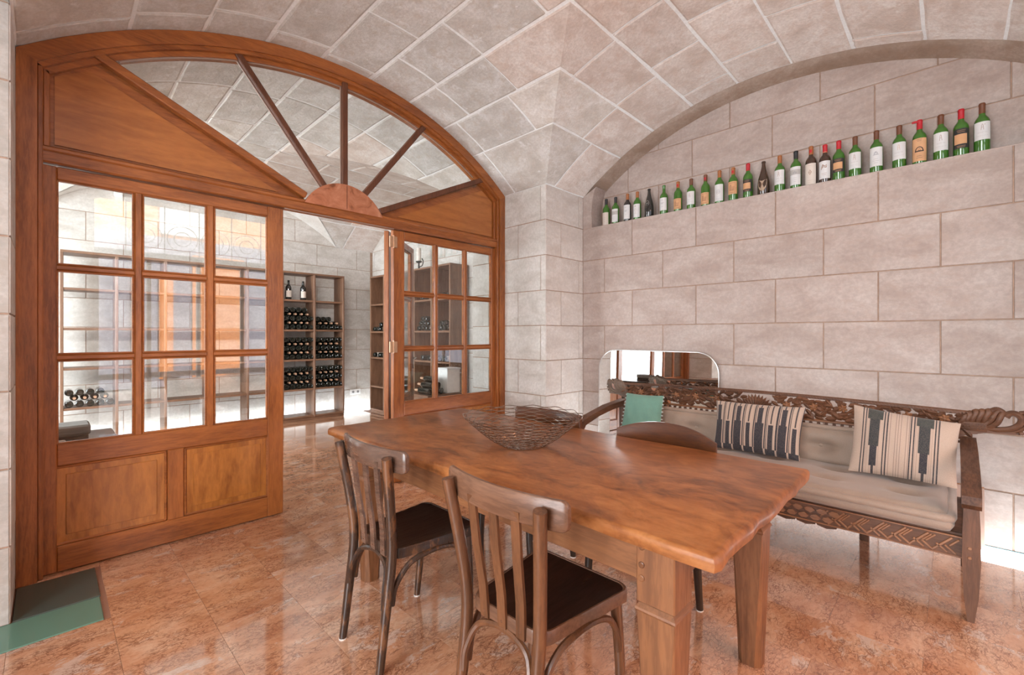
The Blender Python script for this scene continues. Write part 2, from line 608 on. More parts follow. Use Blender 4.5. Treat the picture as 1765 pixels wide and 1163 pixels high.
M['cushion'] = fabric('taupe_satin_cushion', (.39, .29, .225), rough=.5, sheen=.4)
M['green'] = fabric('sea_green_linen', (.175, .355, .285))
M['stripe'] = fabric('woven_stripe_cloth', (.55, .43, .34), attr=True)
M['fringe'] = fabric('pale_fringe', (.55, .60, .58))
M['bottle_green'] = newmat('green_bottle_glass', (.045, .160, .016), .06, 0, .6, .6)[0]
M['bottle_brown'] = newmat('brown_bottle_glass', (.050, .026, .016), .07, 0, .6, .6)[0]
M['bottle_black'] = newmat('black_bottle_glass', (.018, .018, .017), .08, 0, .6, .6)[0]
M['cellar_glass'] = newmat('dark_cellar_bottle_glass', (.010, .013, .010), .10, 0, .6, .5)[0]
M['cap_tan'] = plain('tan_capsule', (.50, .30, .19), .45)
M['cap_brown'] = plain('brown_capsule', (.16, .055, .022), .4)
M['cap_orange'] = plain('orange_capsule', (.36, .125, .035), .4)
M['cap_red'] = plain('red_capsule', (.50, .012, .022), .4)
M['cap_black'] = plain('black_capsule', (.02, .02, .022), .4)
M['paper_white'] = plain('white_label_paper', (.72, .72, .72), .7, 0, .03)
M['paper_cream'] = plain('cream_label_paper', (.70, .63, .56), .7, 0, .03)
M['paper_beige'] = plain('beige_label_paper', (.42, .31, .22), .7, 0, .05)
M['paper_orange'] = plain('orange_label_paper', (.68, .38, .20), .7, 0, .1)
M['paper_black'] = plain('black_label_paper', (.03, .028, .027), .6)
M['ink_grey'] = plain('grey_ink', (.22, .22, .25), .7)
M['ink_brown'] = plain('brown_ink', (.30, .15, .08), .7)
M['ink_dark'] = plain('dark_ink', (.05, .035, .03), .7)
M['ink_gold'] = plain('copper_ink', (.66, .36, .18), .6)
M['ink_faint'] = plain('faint_ink', (.50, .48, .46), .7)
M['floor_glass_dark'] = newmat('dark_green_floor_glass', (.060, .088, .076), .12, 0, .6)[0]
M['floor_glass_green'] = newmat('pale_green_floor_glass', (.12, .25, .19), .10, 0, .6)[0]
M['floor_glass_lit'] = newmat('backlit_floor_glass', (.75, .82, .84), .2, 0, .5, 0, (.88, .95, 1.0), 5.5)[0]
M['cellar_glass_lit'] = newmat('cellar_backlit_floor_glass', (.75, .82, .84), .2, 0, .5, 0, (.86, .94, 1.0), 6.5)[0]
M['glass_edge'] = newmat('blue_glass_edge', (.25, .50, .58), .1)[0]

# ------------------------------------------------------------------ structure: floor
XC, YC, RV, ZC = 1.715, 1.14, 2.89, .66           # groin-vault bay centre, barrel radius, barrel axis height
YC2 = 5.96                                        # cellar bay centre
XR = 4.2                                          # right wall plane

floor = tag(MB().box((-2.6, -1.9, -.12), (4.8, 8.2, -.006)).build('floor', M['grout']), kind='structure')
tiles = []


def tile(x0, x1, y0, y1):
    g = .0005
    MB().box((x0 + g, y0 + g, -.012), (x1 - g, y1 - g, 0), .0004).build('floor_tile', M['floor'], floor, base=((x0 + x1) / 2, (y0 + y1) / 2, 0))


W = .335
for i in range(-6, 13):
    x0 = .21 + W * i
    if x0 > 3.88:
        break
    x1 = min(x0 + W, 3.905)
    y = -1.25 + (.335 if i % 2 else 0)
    while y < 7.78:
        y0, y1 = y, min(y + .67, 7.8)
        y = y1
        if x1 < -.13 and y1 > 4.3:
            continue
        if x1 <= .211 and x1 > -.7 and y1 > 2.89 and y0 < 3.57:      # glass panels take this place
            if y0 < 2.86:
                tile(x0, x1, y0, 2.885)
            if y1 > 3.62:
                tile(x0, x1, 3.585, y1)
            continue
        tile(x0, x1, y0, y1)
tag(MB().box((-.70, 2.89, -.02), (.186, 3.155, .002), .003).build('trim_1', M['floor_glass_green']), 'pale green glass floor panel at the foot of the left pier', 'floor panel', kind='structure')
tag(MB().box((-.12, 3.165, -.02), (.19, 3.568, .001), .003).build('trim_2', M['floor_glass_dark']), 'dark green glass floor panel under the left door jamb', 'floor panel', kind='structure')
ls = MB().box((3.915, -1.25, -.02), (4.185, 2.97, .001), .003).build('trim_3', M['floor_glass_lit'])
tag(ls, 'bright backlit glass strip along the foot of the right wall', 'floor light', kind='structure')
MB().box((4.185, -1.25, -.02), (4.2, 2.97, .004)).build('glass_edge', M['glass_edge'], ls)
ls2 = MB().box((-.12, 7.60, -.02), (4.2, 7.79, .001), .003).build('trim_4', M['cellar_glass_lit'])
tag(ls2, 'bright backlit glass strip along the foot of the cellar back wall', 'floor light', kind='structure')

# ------------------------------------------------------------------ structure: block walls
ROW = .362


def blocks(parent, fn, s0, s1, z0, z1, jA, jB, mat, k0=0, proud=.0055, gap=.0022, inset=.0032, skip=None):
    """stone blocks on a wall: fn(s, z, d) gives the point at distance d in front of the wall plane"""
    k = k0
    while k * ROW < z1 - .03:
        za, zb = max(z0, k * ROW), min(z1, (k + 1) * ROW)
        k += 1
        if zb - za < .03:
            continue
        js = jA if k % 2 else jB
        ed = [s0] + sorted(j for j in js if s0 + .04 < j < s1 - .04) + [s1]
        for a, b in zip(ed[:-1], ed[1:]):
            if skip and skip(a, b, za, zb):
                continue
            A, B, Z, Y = a + gap, b - gap, za + gap, zb - gap
            i, d0, d1 = inset, -.004, proud + RND.uniform(-.0015, .0015)
            p = [fn(A, Z, d0), fn(B, Z, d0), fn(B, Y, d0), fn(A, Y, d0),
                 fn(A + i, Z + i, d1), fn(B - i, Z + i, d1), fn(B - i, Y - i, d1), fn(A + i, Y - i, d1)]
            mb = MB()
            n = (Vector(p[5]) - Vector(p[4])).cross(Vector(p[7]) - Vector(p[4]))
            out = Vector(fn(A, Z, 1)) - Vector(fn(A, Z, 0))
            fs = [(4, 5, 6, 7), (0, 1, 5, 4), (1, 2, 6, 5), (2, 3, 7, 6), (3, 0, 4, 7)]
            if n.dot(out) < 0:
                fs = [tuple(reversed(q)) for q in fs]
            mb.add(p, fs)
            c = fn((a + b) / 2, (za + zb) / 2, 0)
            mb.build('stone_block', mat, parent, base=c)


def joints(start, step, n):
    return [start + step * i for i in range(n)]


JA = joints(-.93, .66, 8)      # 2.37, 1.71, 1.05, .39, -.27
JB = joints(-1.26 + .66, .66, 8)
JA = [2.367, 1.71, 1.053, .391, -.267, -.93]
JB = [2.697, 2.035, 1.379, .722, .063, -.6]
LEDGE = 7 * ROW
wr = MB().box((XR, -1.3, 0), (4.75, 3.02, LEDGE)).build('wall_right', M['joint'])
tag(wr, 'pinkish limestone block wall on the right, below the bottle ledge', 'wall', kind='structure')
blocks(wr, lambda s, z, d: (XR - d, s, z), -1.3, 2.98, 0, LEDGE, JA, JB, M['wall_pink'])
lg = MB().box((XR - .006, -1.3, LEDGE - .006), (4.42, 2.87, LEDGE + .002), .002).build('ledge_top', M['wall_pink'], wr)
wn = MB().box((4.405, -1.3, LEDGE), (4.75, 2.98, 3.8)).build('wall_niche', M['joint'])
tag(wn, 'recessed limestone wall behind the row of wine bottles', 'wall', kind='structure')
blocks(wn, lambda s, z, d: (4.405 - d, s, z), -1.3, 2.86, LEDGE, 3.62, joints(-.97, .70, 7), joints(-.62, .70, 7), M['wall_pink'], k0=7)
# curved niche jamb at the left end of the recess
jb = MB()
prof = [(2.862, LEDGE), (2.870, LEDGE + .16), (2.866, LEDGE + .26), (2.850, LEDGE + .34), (2.828, LEDGE + .405), (2.806, LEDGE + .44)]
jb.prism(prof + [(2.98, LEDGE + .36), (2.98, LEDGE)], lambda a, b, d: (d, a, b), XR - .002, 4.41)
jb.build('niche_jamb', M['wall_pink'], wn)

# back-right pier, in front of the glazed partition
pr = MB().box((3.553, 2.985, 0), (4.75, 4.12, 3.05)).build('wall_back_right', M['joint'])
tag(pr, 'limestone pier in the corner between the doors and the right wall', 'wall', kind='structure')
blocks(pr, lambda s, z, d: (s, 2.985 - d, z), 3.548, XR - .003, 0, 2.91, [3.80], [4.12], M['wall_stone'])
blocks(pr, lambda s, z, d: (3.553 - d, s, z), 2.981, 3.66, 0, 2.93, [3.37], [3.05], M['jamb'])
blocks(pr, lambda s, z, d: (3.553 - d, s, z), 3.66, 4.12, 0, 2.93, [3.84], [], M['jamb'])
pl = MB().box((-.75, 3.155, 0), (-.128, 4.12, 3.05)).build('wall_back_left', M['joint'])
tag(pl, 'limestone pier at the left edge beside the door frame', 'wall', kind='structure')
blocks(pl, lambda s, z, d: (s, 3.155 - d, z), -.75, -.124, 0, 2.93, [-.5], [-.3], M['pier_grey'])
blocks(pl, lambda s, z, d: (-.128 + d, s, z), 3.15, 3.58, 0, 2.93, [], [], M['jamb'])
# the two piers behind the camera, side bays and outer walls
for nm, a, c in (('wall_front_left', (-.75, -1.3, 0), (-.125, -.70, 3.05)), ('wall_front_right', (3.555, -1.3, 0), (4.2, -.70, 3.05))):
    tag(MB().box(a, c, .004).build(nm, M['wall_stone']), kind='structure')
wl = MB()
wl.box((-2.2, -1.6, 0), (-1.95, -.40, 3.9)); wl.box((-2.2, 1.70, 0), (-1.95, 3.3, 3.9)); wl.box((-2.2, -.40, 0), (-1.95, 1.70, .45)); wl.box((-2.2, -.40, 2.75), (-1.95, 1.70, 3.9))
tag(wl.build('wall_left', M['wall_stone']), kind='structure')
tag(MB().box((-2.2, 3.16, 0), (-.7, 3.4, 3.9)).build('wall_left_end', M['wall_stone']), kind='structure')
tag(MB().box((-2.2, -1.6, 0), (-.125, -1.3, 3.9)).build('wall_front_end', M['wall_stone']), kind='structure')
wf = MB()
wf.box((-.13, -1.6, 0), (.45, -1.3, 3.9)); wf.box((2.98, -1.6, 0), (4.75, -1.3, 3.9)); wf.box((.45, -1.6, 3.35), (2.98, -1.3, 3.9))
tag(wf.build('wall_front', M['wall_stone']), kind='structure')
# cellar walls
cb = MB().box((-1.2, 7.8, 0), (4.75, 8.1, 3.9)).build('wall_cellar_back', M['joint'])
tag(cb, 'pale limestone back wall of the wine cellar', 'wall', kind='structure')
blocks(cb, lambda s, z, d: (s, 7.8 - d, z), -1.1, 4.2, 0, 3.62, joints(-.75, .72, 8), joints(-.39, .72, 8), M['jamb'])
cr = MB().box((4.25, 4.1, 0), (4.75, 7.8, 3.9)).build('wall_cellar_right', M['joint'])
tag(cr, 'limestone side wall of the wine cellar behind the tall rack', 'wall', kind='structure')
blocks(cr, lambda s, z, d: (4.25 - d, s, z), 4.12, 7.8, 0, 3.3, joints(4.5, .72, 6), joints(4.14, .72, 6), M['jamb'])
wcl = MB()
wcl.box((-1.5, 4.1, 0), (-1.2, 4.5, 3.9)); wcl.box((-1.5, 7.4, 0), (-1.2, 8.1, 3.9)); wcl.box((-1.5, 4.5, 0), (-1.2, 7.4, .4)); wcl.box((-1.5, 4.5, 3.0), (-1.2, 7.4, 3.9))
tag(wcl.build('wall_cellar_left', M['jamb']), kind='structure')
tag(MB().box((-1.5, 3.95, 0), (-.7, 4.12, 3.9)).build('wall_cellar_end', M['jamb']), kind='structure')

# ------------------------------------------------------------------ structure: groin-vaulted ceilings
T0 = 4.05
THS = math.degrees(math.asin(1.84 / RV))
EDG = [T0, 12.1, 20.2, 28.3, THS]


def off(t): return RV * math.sin(math.radians(t))
def zz(t): return ZC + RV * math.cos(math.radians(t))


def vault(name, label, cy, arms, mat_stone, mat_mortar):
    """arms: dict N,S,E,W -> how far each barrel runs from the bay centre"""
    base = MB()
    nT = 20

    def web(k, sg, t, v):       # point on web k at signed angle t, distance v from the centre
        o = off(abs(t)) * (1 if t >= 0 else -1)
        if k == 'N': return (XC + o, cy + v, zz(t))
        if k == 'S': return (XC + o, cy - v, zz(t))
        if k == 'E': return (XC + v, cy + o, zz(t))
        return (XC - v, cy + o, zz(t))
    for k, T in arms.items():
        ts = [-THS + 2 * THS * i / (2 * nT) for i in range(2 * nT + 1)]
        vs = []
        for t in ts:
            vs.append(web(k, 1, t, min(off(abs(t)), T))); vs.append(web(k, 1, t, T))
        fs = [(2 * i, 2 * i + 2, 2 * i + 3, 2 * i + 1) for i in range(2 * nT)]
        base.add(vs, fs)
    ceil = base.build(name, mat_mortar, smooth=True)
    tag(ceil, label, 'ceiling', kind='structure')
    D1 = .0065

    def half(mb, k, sgn, t0, t1, v0, v1, groin, gaps):
        """one patch of stone between angles t0<t1 (on side sgn) and distances v0(t)..v1"""
        ga, gb, gc, gd = gaps
        dg = math.degrees(1 / RV)
        ua, ub = t0 + ga * dg, t1 - gb * dg
        bb = .012 * dg
        us = [ua, ua + bb, (ua * 2 + ub) / 3, (ua + ub * 2) / 3, ub - bb, ub]
        rows = []
        for i, t in enumerate(us):
            a = off(t) if groin else v0 + gc
            b_ = v1 - gd
            if groin:
                b2 = max(a + .012, b_)
                vv = [a, a + (b2 - a) * .35, a + (b2 - a) * .7, max(a + .01, b2 - .012), b2]
            else:
                vv = [a, a + .012, a + (b_ - a) * .33, a + (b_ - a) * .66, b_ - .012, b_]
            row = []
            for j, v in enumerate(vv):
                edge = i in (0, 5) or j == len(vv) - 1 or (j == 0 and not groin)
                q = 0 if groin and j == 0 else 1
                e_ = RND.uniform(-.0045, .0045) * q if i in (0, 1, 4, 5) else 0
                p = web(k, 1, sgn * (t + e_ * dg), v + (RND.uniform(-.004, .004) * q if edge else 0))
                row.append((p[0], p[1], p[2] - (0.0006 if edge else D1)))
            rows.append(row)
        W_ = len(rows[0])
        vs = [p for r in rows for p in r]
        fs = []
        for i in range(5):
            for j in range(W_ - 1):
                q = (i * W_ + j, (i + 1) * W_ + j, (i + 1) * W_ + j + 1, i * W_ + j + 1)
                A, B, C = Vector(vs[q[0]]), Vector(vs[q[1]]), Vector(vs[q[2]])
                if (B - A).cross(C - A).z > 0:
                    q = tuple(reversed(q))
                fs.append(q)
        mb.add(vs, fs)

    def gp(): return RND.uniform(.006, .014)
    for sx, kx in ((1, 'E'), (-1, 'W')):
        for sy, ky in ((1, 'N'), (-1, 'S')):
            for ci in range(4):
                t0, t1 = EDG[ci], EDG[ci + 1]
                o1 = off(t1)
                g0, g1 = gp(), gp()
                lens = []
                mb = MB()
                for which, k, sgn in (('a', ky, sx), ('b', kx, sy)):
                    T = arms.get(k, 0)
                    if T <= o1 + .02:
                        lens.append(None)
                        continue
                    first = .14 + (.34 if (ci + (which == 'b')) % 2 else .0) + RND.uniform(-.04, .06)
                    e = min(o1 + first, T)
                    if T - e < .12:
                        e = T
                    gd = gp() if e < T else 0.0
                    half(mb, k, sgn, t0, t1, 0, e, True, (g0, g1, 0, gd))
                    lens.append((e, T, k, sgn))
                if mb.v:
                    c = mb.v[0]
                    mb.build('vault_stone', M['vault_pink'] if kx == 'E' and ci < 2 else mat_stone, ceil, base=c)
                for it in lens:
                    if it is None:
                        continue
                    e, T, k, sgn = it
                    while e < T - .02:
                        ln = RND.uniform(.56, .78)
                        e2 = min(e + ln, T)
                        if T - e2 < .14:
                            e2 = T
                        m2 = MB()
                        half(m2, k, sgn, t0, t1, e, e2, False, (g0, g1, gp() * .8, gp() * .8 if e2 < T else 0))
                        m2.build('vault_stone', M['vault_pink'] if k == 'E' else M['vault_grey'], ceil, base=m2.v[0])
                        e = e2
    # keystone patch where the crown courses meet
    mb = MB()
    h_ = off(T0) - .006
    mb.add([(XC + a * q, cy + b * q, zz(0) - d) for q, d in ((h_, .0006), (h_ - .014, D1)) for a, b in ((-1, -1), (1, -1), (1, 1), (-1, 1))],
           [(7, 6, 5, 4), (0, 4, 5, 1), (1, 5, 6, 2), (2, 6, 7, 3), (3, 7, 4, 0)])
    mb.build('vault_stone', mat_stone, ceil, base=(XC, cy, zz(0)))
    # crown courses
    for k, T in arms.items():
        e = off(T0)
        while e < T - .02:
            e2 = min(e + RND.uniform(.55, .8), T)
            if T - e2 < .14:
                e2 = T
            mb = MB()
            dg = math.degrees(1 / RV)
            g = gp() * dg
            us = [-T0 + g, -T0 + g + .7 * .35, 0, T0 - g - .7 * .35, T0 - g]
            vv = [e + .008, e + .02, e2 - .02, e2 - .008]
            vs, fs = [], []
            for i, t in enumerate(us):
                for j, v in enumerate(vv):
                    p = web(k, 1, t, v)
                    ed = i in (0, 4) or j in (0, 3)
                    vs.append((p[0], p[1], p[2] - (.0008 if ed else D1)))
            for i in range(4):
                for j in range(3):
                    q = (i * 4 + j, (i + 1) * 4 + j, (i + 1) * 4 + j + 1, i * 4 + j + 1)
                    A, B, C = Vector(vs[q[0]]), Vector(vs[q[1]]), Vector(vs[q[2]])
                    fs.append(tuple(reversed(q)) if (B - A).cross(C - A).z > 0 else q)
            mb.add(vs, fs)
            mb.build('vault_stone', M['vault_pink'] if k == 'E' else M['vault_grey'], ceil, base=mb.v[0])
            e = e2
    return ceil


ceil = vault('ceiling', 'groin-vaulted ceiling of beige stone blocks with white mortar joints', YC,
             {'N': 3.63 - YC, 'S': 2.45, 'E': XR - XC, 'W': 3.72}, M['vault_stone'], M['mortar'])
# soffit of the shallow recess above the bottles
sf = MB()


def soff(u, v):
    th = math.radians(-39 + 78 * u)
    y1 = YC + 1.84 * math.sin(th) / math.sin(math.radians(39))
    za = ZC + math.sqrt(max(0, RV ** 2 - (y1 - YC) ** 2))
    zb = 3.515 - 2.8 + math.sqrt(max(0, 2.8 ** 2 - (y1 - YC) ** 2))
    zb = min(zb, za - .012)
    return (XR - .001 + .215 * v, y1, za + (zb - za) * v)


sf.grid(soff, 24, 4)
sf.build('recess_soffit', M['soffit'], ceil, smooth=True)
ceil2 = vault('ceiling_cellar', 'groin-vaulted stone ceiling of the wine cellar seen through the fanlight', YC2,
              {'N': 1.84, 'S': YC2 - 3.67, 'E': 4.25 - XC, 'W': 2.92}, M['vault_stone'], M['mortar'])
rb = MB()           # pale overlay on the vault web, uplight painted into its colour
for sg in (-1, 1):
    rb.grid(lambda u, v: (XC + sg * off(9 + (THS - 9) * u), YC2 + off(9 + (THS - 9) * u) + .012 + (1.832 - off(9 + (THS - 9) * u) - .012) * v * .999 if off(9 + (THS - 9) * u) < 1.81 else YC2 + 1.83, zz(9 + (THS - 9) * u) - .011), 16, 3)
rb.build('uplit_overlay', M['uplit_web'], ceil2, smooth=True)
# solid masonry over the vaults so no daylight leaks in
tag(MB().box((-2.3, -1.7, 3.9), (4.8, 8.2, 4.0)).build('roof_slab', M['mortar']), kind='structure')

# ------------------------------------------------------------------ glazed partition: arched frame
YF = 3.57
fr = empty('trim_5', (XC, 3.6, 0), 'arched mahogany door frame with fanlight under the vault', 'door frame', kind='structure')


def arc_ring(mb, r0, r1, y0, y1, a0=-180, n=36, zfloor=None):
    """arched ring between radii r0<r1 about (XC, ZC), extruded in y"""
    def lim(r): return math.degrees(math.asin(min(1, XW / r)))
    vs = []
    for i in range(n + 1):
        for r in (r0, r1):
            A = math.radians(-lim2[r] + 2 * lim2[r] * i / n)
            vs += [(XC + r * math.sin(A), y0, ZC + r * math.cos(A)), (XC + r * math.sin(A), y1, ZC + r * math.cos(A))]
    fs = []
    for i in range(n):
        a, b = 4 * i, 4 * i + 4
        fs += [(a, b, b + 2, a + 2), (a + 1, a + 3, b + 3, b + 1), (a, a + 1, b + 1, b), (a + 2, b + 2, b + 3, a + 3)]
    fs += [(0, 2, 3, 1), (4 * n, 4 * n + 1, 4 * n + 3, 4 * n + 2)]
    mb.add(vs, [tuple(reversed(q)) for q in fs])
    return mb


lim2 = {}
for r, xw in ((2.882, 1.836), (2.80, 1.757), (2.775, 1.735), (2.745, 1.71), (2.735, 1.70)):
    lim2[r] = math.degrees(math.asin(xw / r))
XW = 1.84
arc_ring(MB(), 2.80, 2.882, YF, 3.70).build('arch_casing', M['doorX'], fr, smooth=True, angle=30)
arc_ring(MB(), 2.775, 2.80, YF + .015, 3.70).build('arch_molding', M['doorX'], fr, smooth=True, angle=30)
arc_ring(MB(), 2.745, 2.775, YF + .045, 3.69).build('arch_bead', M['doorX'], fr, smooth=True, angle=30)
lim2[2.737] = lim2[2.745] = 31.0
arc_ring(MB(), 2.737, 2.745, YF + .055, YF + .064).build('glazing_bead', M['white_trim'], fr, smooth=True, angle=30)
lim2[2.745] = math.degrees(math.asin(1.71 / 2.745))
for s in (-1, 1):
    zt = ZC + math.sqrt(2.882 ** 2 - 1.836 ** 2)
    zi = ZC + math.sqrt(2.80 ** 2 - 1.757 ** 2)
    j = MB()
    j.prism([(XC + s * 1.836, 0.002), (XC + s * 1.757, 0.002), (XC + s * 1.757, zi), (XC + s * 1.836, zt)], lambda a, b, d: (a, d, b), YF, 3.70)
    j.build('jamb_casing', M['doorZ'], fr)
    j = MB().box((XC + s * 1.757, YF + .015, .002), (XC + s * 1.735, 3.70, zi - .01), .004)
    j.build('jamb_molding', M['doorZ'], fr)
for s in (-1, 1):
    MB().box((XC + s * 1.735, YF + .045, 2.39), (XC + s * 1.708, 3.69, ZC + math.sqrt(2.775 ** 2 - 1.735 ** 2)), .004).build('jamb_bead', M['doorZ'], fr)
tr = MB().box((XC - 1.745, 3.60, 2.31), (XC + 1.745, 3.70, 2.385), .008)
tr.build('transom', M['doorX'], fr)
tr = MB().box((XC - 1.745, 3.588, 2.37), (XC + 1.745, 3.66, 2.40), .008)
tr.build('transom_molding', M['doorX'], fr)
MB().box((1.245, 3.612, 2.301), (2.178, 3.618, 2.309)).build('transom_seal', M['white_trim'], fr)
HUB = (XC, 2.285)
spk = [((.190, 3.005), (1.40, 2.432)), ((.905, 3.365), (1.55, 2.535)), ((XC, 3.44), (XC, 2.57)), ((2.525, 3.365), (1.88, 2.535)), ((3.24, 3.005), (2.03, 2.432))]
for i, (a, c) in enumerate(spk):
    ed = i in (0, 4)
    MB().bar((a[0], 3.625, a[1]), (c[0], 3.625, c[1]), .05 if ed else .046, .07 if ed else .06, up=(0, 1, 0), b=.006).build('spoke_bar', M['doorX'] if i == 0 else M['spoke'], fr)
    if i in (1, 2):
        d = Vector((c[0] - a[0], 0, c[1] - a[1])).normalized()
        nrm = Vector((-d.z, 0, d.x))
        if nrm.x > 0:
            nrm = -nrm
        o_ = nrm * .027
        MB().bar((a[0] + o_.x, 3.630, a[1] + o_.z), (c[0] + o_.x, 3.630, c[1] + o_.z), .006, .012, up=(0, 1, 0)).build('glazing_bead', M['white_trim'], fr)


def arcpts(x0, x1, r, n=8):
    return [(x0 + (x1 - x0) * i / n, ZC + math.sqrt(r * r - (x0 + (x1 - x0) * i / n - XC) ** 2)) for i in range(n + 1)]


# spandrel boards either side of the fan
for s in (-1, 1):
    def mx(p): return (XC + s * (p[0] - XC), p[1])
    A, C = spk[4]
    out = [(2.03, 2.40), (XC + 1.735, 2.40)] + arcpts(XC + 1.735, A[0], 2.775, 4) + [C]
    MB().prism([mx(p) for p in out], lambda a, b, d: (a, d, b), 3.645, 3.68).build('spandrel_board', M['doorX'], fr)
    fld = [(2.22, 2.425), (XC + 1.69, 2.425), (XC + 1.69, 2.81), (3.26, 2.90)]
    MB().prism([mx(p) for p in fld], lambda a, b, d: (a, d, b), 3.634, 3.66).build('spandrel_panel', M['panelX'], fr)
# fan panes
for i in range(4):
    a0, c0 = spk[i]; a1, c1 = spk[i + 1]
    poly = [c0] + arcpts(a0[0], a1[0], 2.75, 8) + [c1]
    MB().prism(poly, lambda a, b, d: (a, d, b), 3.640, 3.644).build('fan_pane', M['fan_glass'], fr)
# copper half disc
cp = []
for i in range(25):
    a = math.radians(-65 + 130 * i / 24)
    cp.append((XC + .367 * math.sin(a), 2.221 + .367 * math.cos(a)))
MB().prism(cp, lambda a, b, d: (a, d, b), 3.582, 3.60).build('copper_half_disc', M['copper'], fr)
MB().box((XC + .005, 3.579, 2.39), (XC + .008, 3.583, 2.58)).build('copper_seam', M['spoke'], fr)

ROWS = [(.730, 1.203), (1.240, 1.715), (1.752, 2.230)]


def door(name, W_, cols, label, panels=None, ang=0.0, loc=(0, 0, 0), handle=False):
    """leaf in local coords: x 0..W_, thickness along y -.022...022, z .006..2.303"""
    r = empty(name, (0, 0, 0), label, 'door', kind='structure')
    H, z0, t = 2.303, .006, .022

    def B(nm, mat, x0, x1, za, zb, th=t, b=.005):
        return MB().box((x0, -th, za), (x1, th, zb), b).build(nm, M[mat], r)
    xa, xb = cols[0][0], cols[-1][1]
    B('stile', 'doorZ', 0, xa, z0, H); B('stile', 'doorZ', xb, W_, z0, H)
    B('top_rail', 'doorX', xa, xb, ROWS[2][1], H); B('bottom_rail', 'doorX', xa, xb, z0, .150); B('lock_rail', 'doorX', xa, xb, .605, ROWS[0][0])
    for (p0, p1), (q0, q1) in zip(cols[:-1], cols[1:]):
        B('glazing_bar', 'doorZ', p1, q0, ROWS[0][0] - .01, ROWS[2][1] + .01, .018, .010)
    for (r0, r1), (s0, s1) in zip(ROWS[:-1], ROWS[1:]):
        for c0, c1 in cols:
            B('glazing_bar', 'doorX', c0 - .012, c1 + .012, r1, s0, .0175, .010)
    for c0, c1 in cols:
        for r0, r1 in ROWS:
            B('glass_pane', 'glass', c0 - .006, c1 + .006, r0 - .006, r1 + .006, .002, 0)
            bd = MB()
            for (xx0, xx1, z_0, z_1) in ((c0 - .001, c0 + .007, r0, r1), (c1 - .007, c1 + .001, r0, r1), (c0, c1, r0 - .001, r0 + .007), (c0, c1, r1 - .007, r1 + .001)):
                bd.box((xx0, -.013, z_0), (xx1, .013, z_1), .002)
            bd.build('pane_molding', M['doorX'], r)
    if panels is None:
        panels = [(xa, (xa + xb) / 2 - .04), ((xa + xb) / 2 + .04, xb)]
    for (p0, p1), (q0, q1) in zip(panels[:-1], panels[1:]):
        B('mid_stile', 'doorZ', p1, q0, .150, .605)
    for p0, p1 in panels:
        pb = B('door_panel', 'panelZ', p0 - .005, p1 + .005, .145, .610, .008, 0)
        MB().box((p0 + .052, -.0115, .205), (p1 - .052, .0115, .553), .003).build('raised_field', M['panelZ'], pb)
        fm = MB()
        for (x0, x1, za, zb) in ((p0, p0 + .016, .150, .605), (p1 - .016, p1, .150, .605), (p0, p1, .150, .166), (p0, p1, .589, .605)):
            fm.box((x0, -.017, za), (x1, .017, zb), .006)
        fm.build('panel_molding', M['doorX'], pb)
    r.location = loc
    r.rotation_euler = (0, 0, ang)
    return r


X0 = -.042
door('door_1', 1.285, [(.076, .412), (.457, .793), (.841, 1.176)], 'left fixed glazed door leaf with nine panes and two raised panels',
     [(.060, .580), (.667, 1.184)], 0, (X0, 3.652, 0))
door('door_2', 1.333, [(.117, .457), (.499, .831), (.870, 1.217)], 'right fixed glazed door leaf with nine panes, behind the wire bowl',
     None, 0, (2.180, 3.652, 0))
dl = door('door_3', .90, [(.10, .43), (.47, .80)], 'open glazed door leaf swung back into the cellar behind the right leaf',
          None, math.radians(42), (2.158, 3.712, 0))
for z in (2.19, 1.24):
    hg = MB().box((2.138, 3.615, z - .05), (2.215, 3.628, z + .05), .002)
    for zz_ in (-.03, .03):
        hg.lathe([(.004, 0), (.004, .003)], 8, (2.152, 3.612, z + zz_), (0, 1, 0)); hg.lathe([(.004, 0), (.004, .003)], 8, (2.20, 3.612, z + zz_), (0, 1, 0))
    hg.tube([(2.178, 3.618, z - .055), (2.178, 3.618, z + .058)], .008, 8)
    hg.build('brass_hinge', M['brass'], fr)
# lever handle on the open leaf
hn = MB().box((.845, -.03, .98), (.875, -.021, 1.20), .003)
hn.tube([(.86, -.03, 1.10), (.86, -.06, 1.10), (.80, -.065, 1.10), (.75, -.06, 1.095)], .008, 8)
h_ = hn.build('door_handle', M['steel'])
h_.parent = dl

# ------------------------------------------------------------------ street behind the camera (seen only in reflections)
fc = empty('building', (2, -7.5, 0), 'sunlit orange townhouse across the street, reflected in the door panes', 'building')
MB().box((-4, -8, 3.9), (9, -7.5, 9)).build('facade', plain('orange_render', (.82, .36, .15), .8), fc)
MB().box((-4, -8, 0), (9, -7.46, 3.9)).build('ground_floor', plain('shaded_render', (.30, .30, .37), .8), fc)  # lavender-grey tone puts street shadow into the wall colour
MB().box((2.02, -7.5, 3.98), (3.07, -7.42, 4.95), .01).build('facade_panel', M['white'], fc)
for x0, x1, z1 in ((2.72, 3.97, 3.5), (2.0, 2.3, 2.9), (1.45, 1.6, 2.9)):
    MB().box((x0, -7.46, .2), (x1, -7.40, z1), .01).build('shutter', plain('orange_shutter', (.82, .30, .09), .6), fc)
tag(MB().box((-8, -12, -.2), (12, -1.7, -.05)).build('pavement', plain('grey_pavement', (.45, .43, .40), .8)), kind='structure')
gr = empty('window_grille', (1.7, -1.45, 2.58), 'black wrought-iron lunette grille over the street door', 'grille')
g = MB()
g.box((.45, -1.5, 2.53), (2.98, -1.4, 2.60), .004)
for x in (.8, 1.26, 1.71, 2.17, 2.62):
    g.tube([(x, -1.45, 2.6), (x, -1.45, 3.35)], .008, 6)
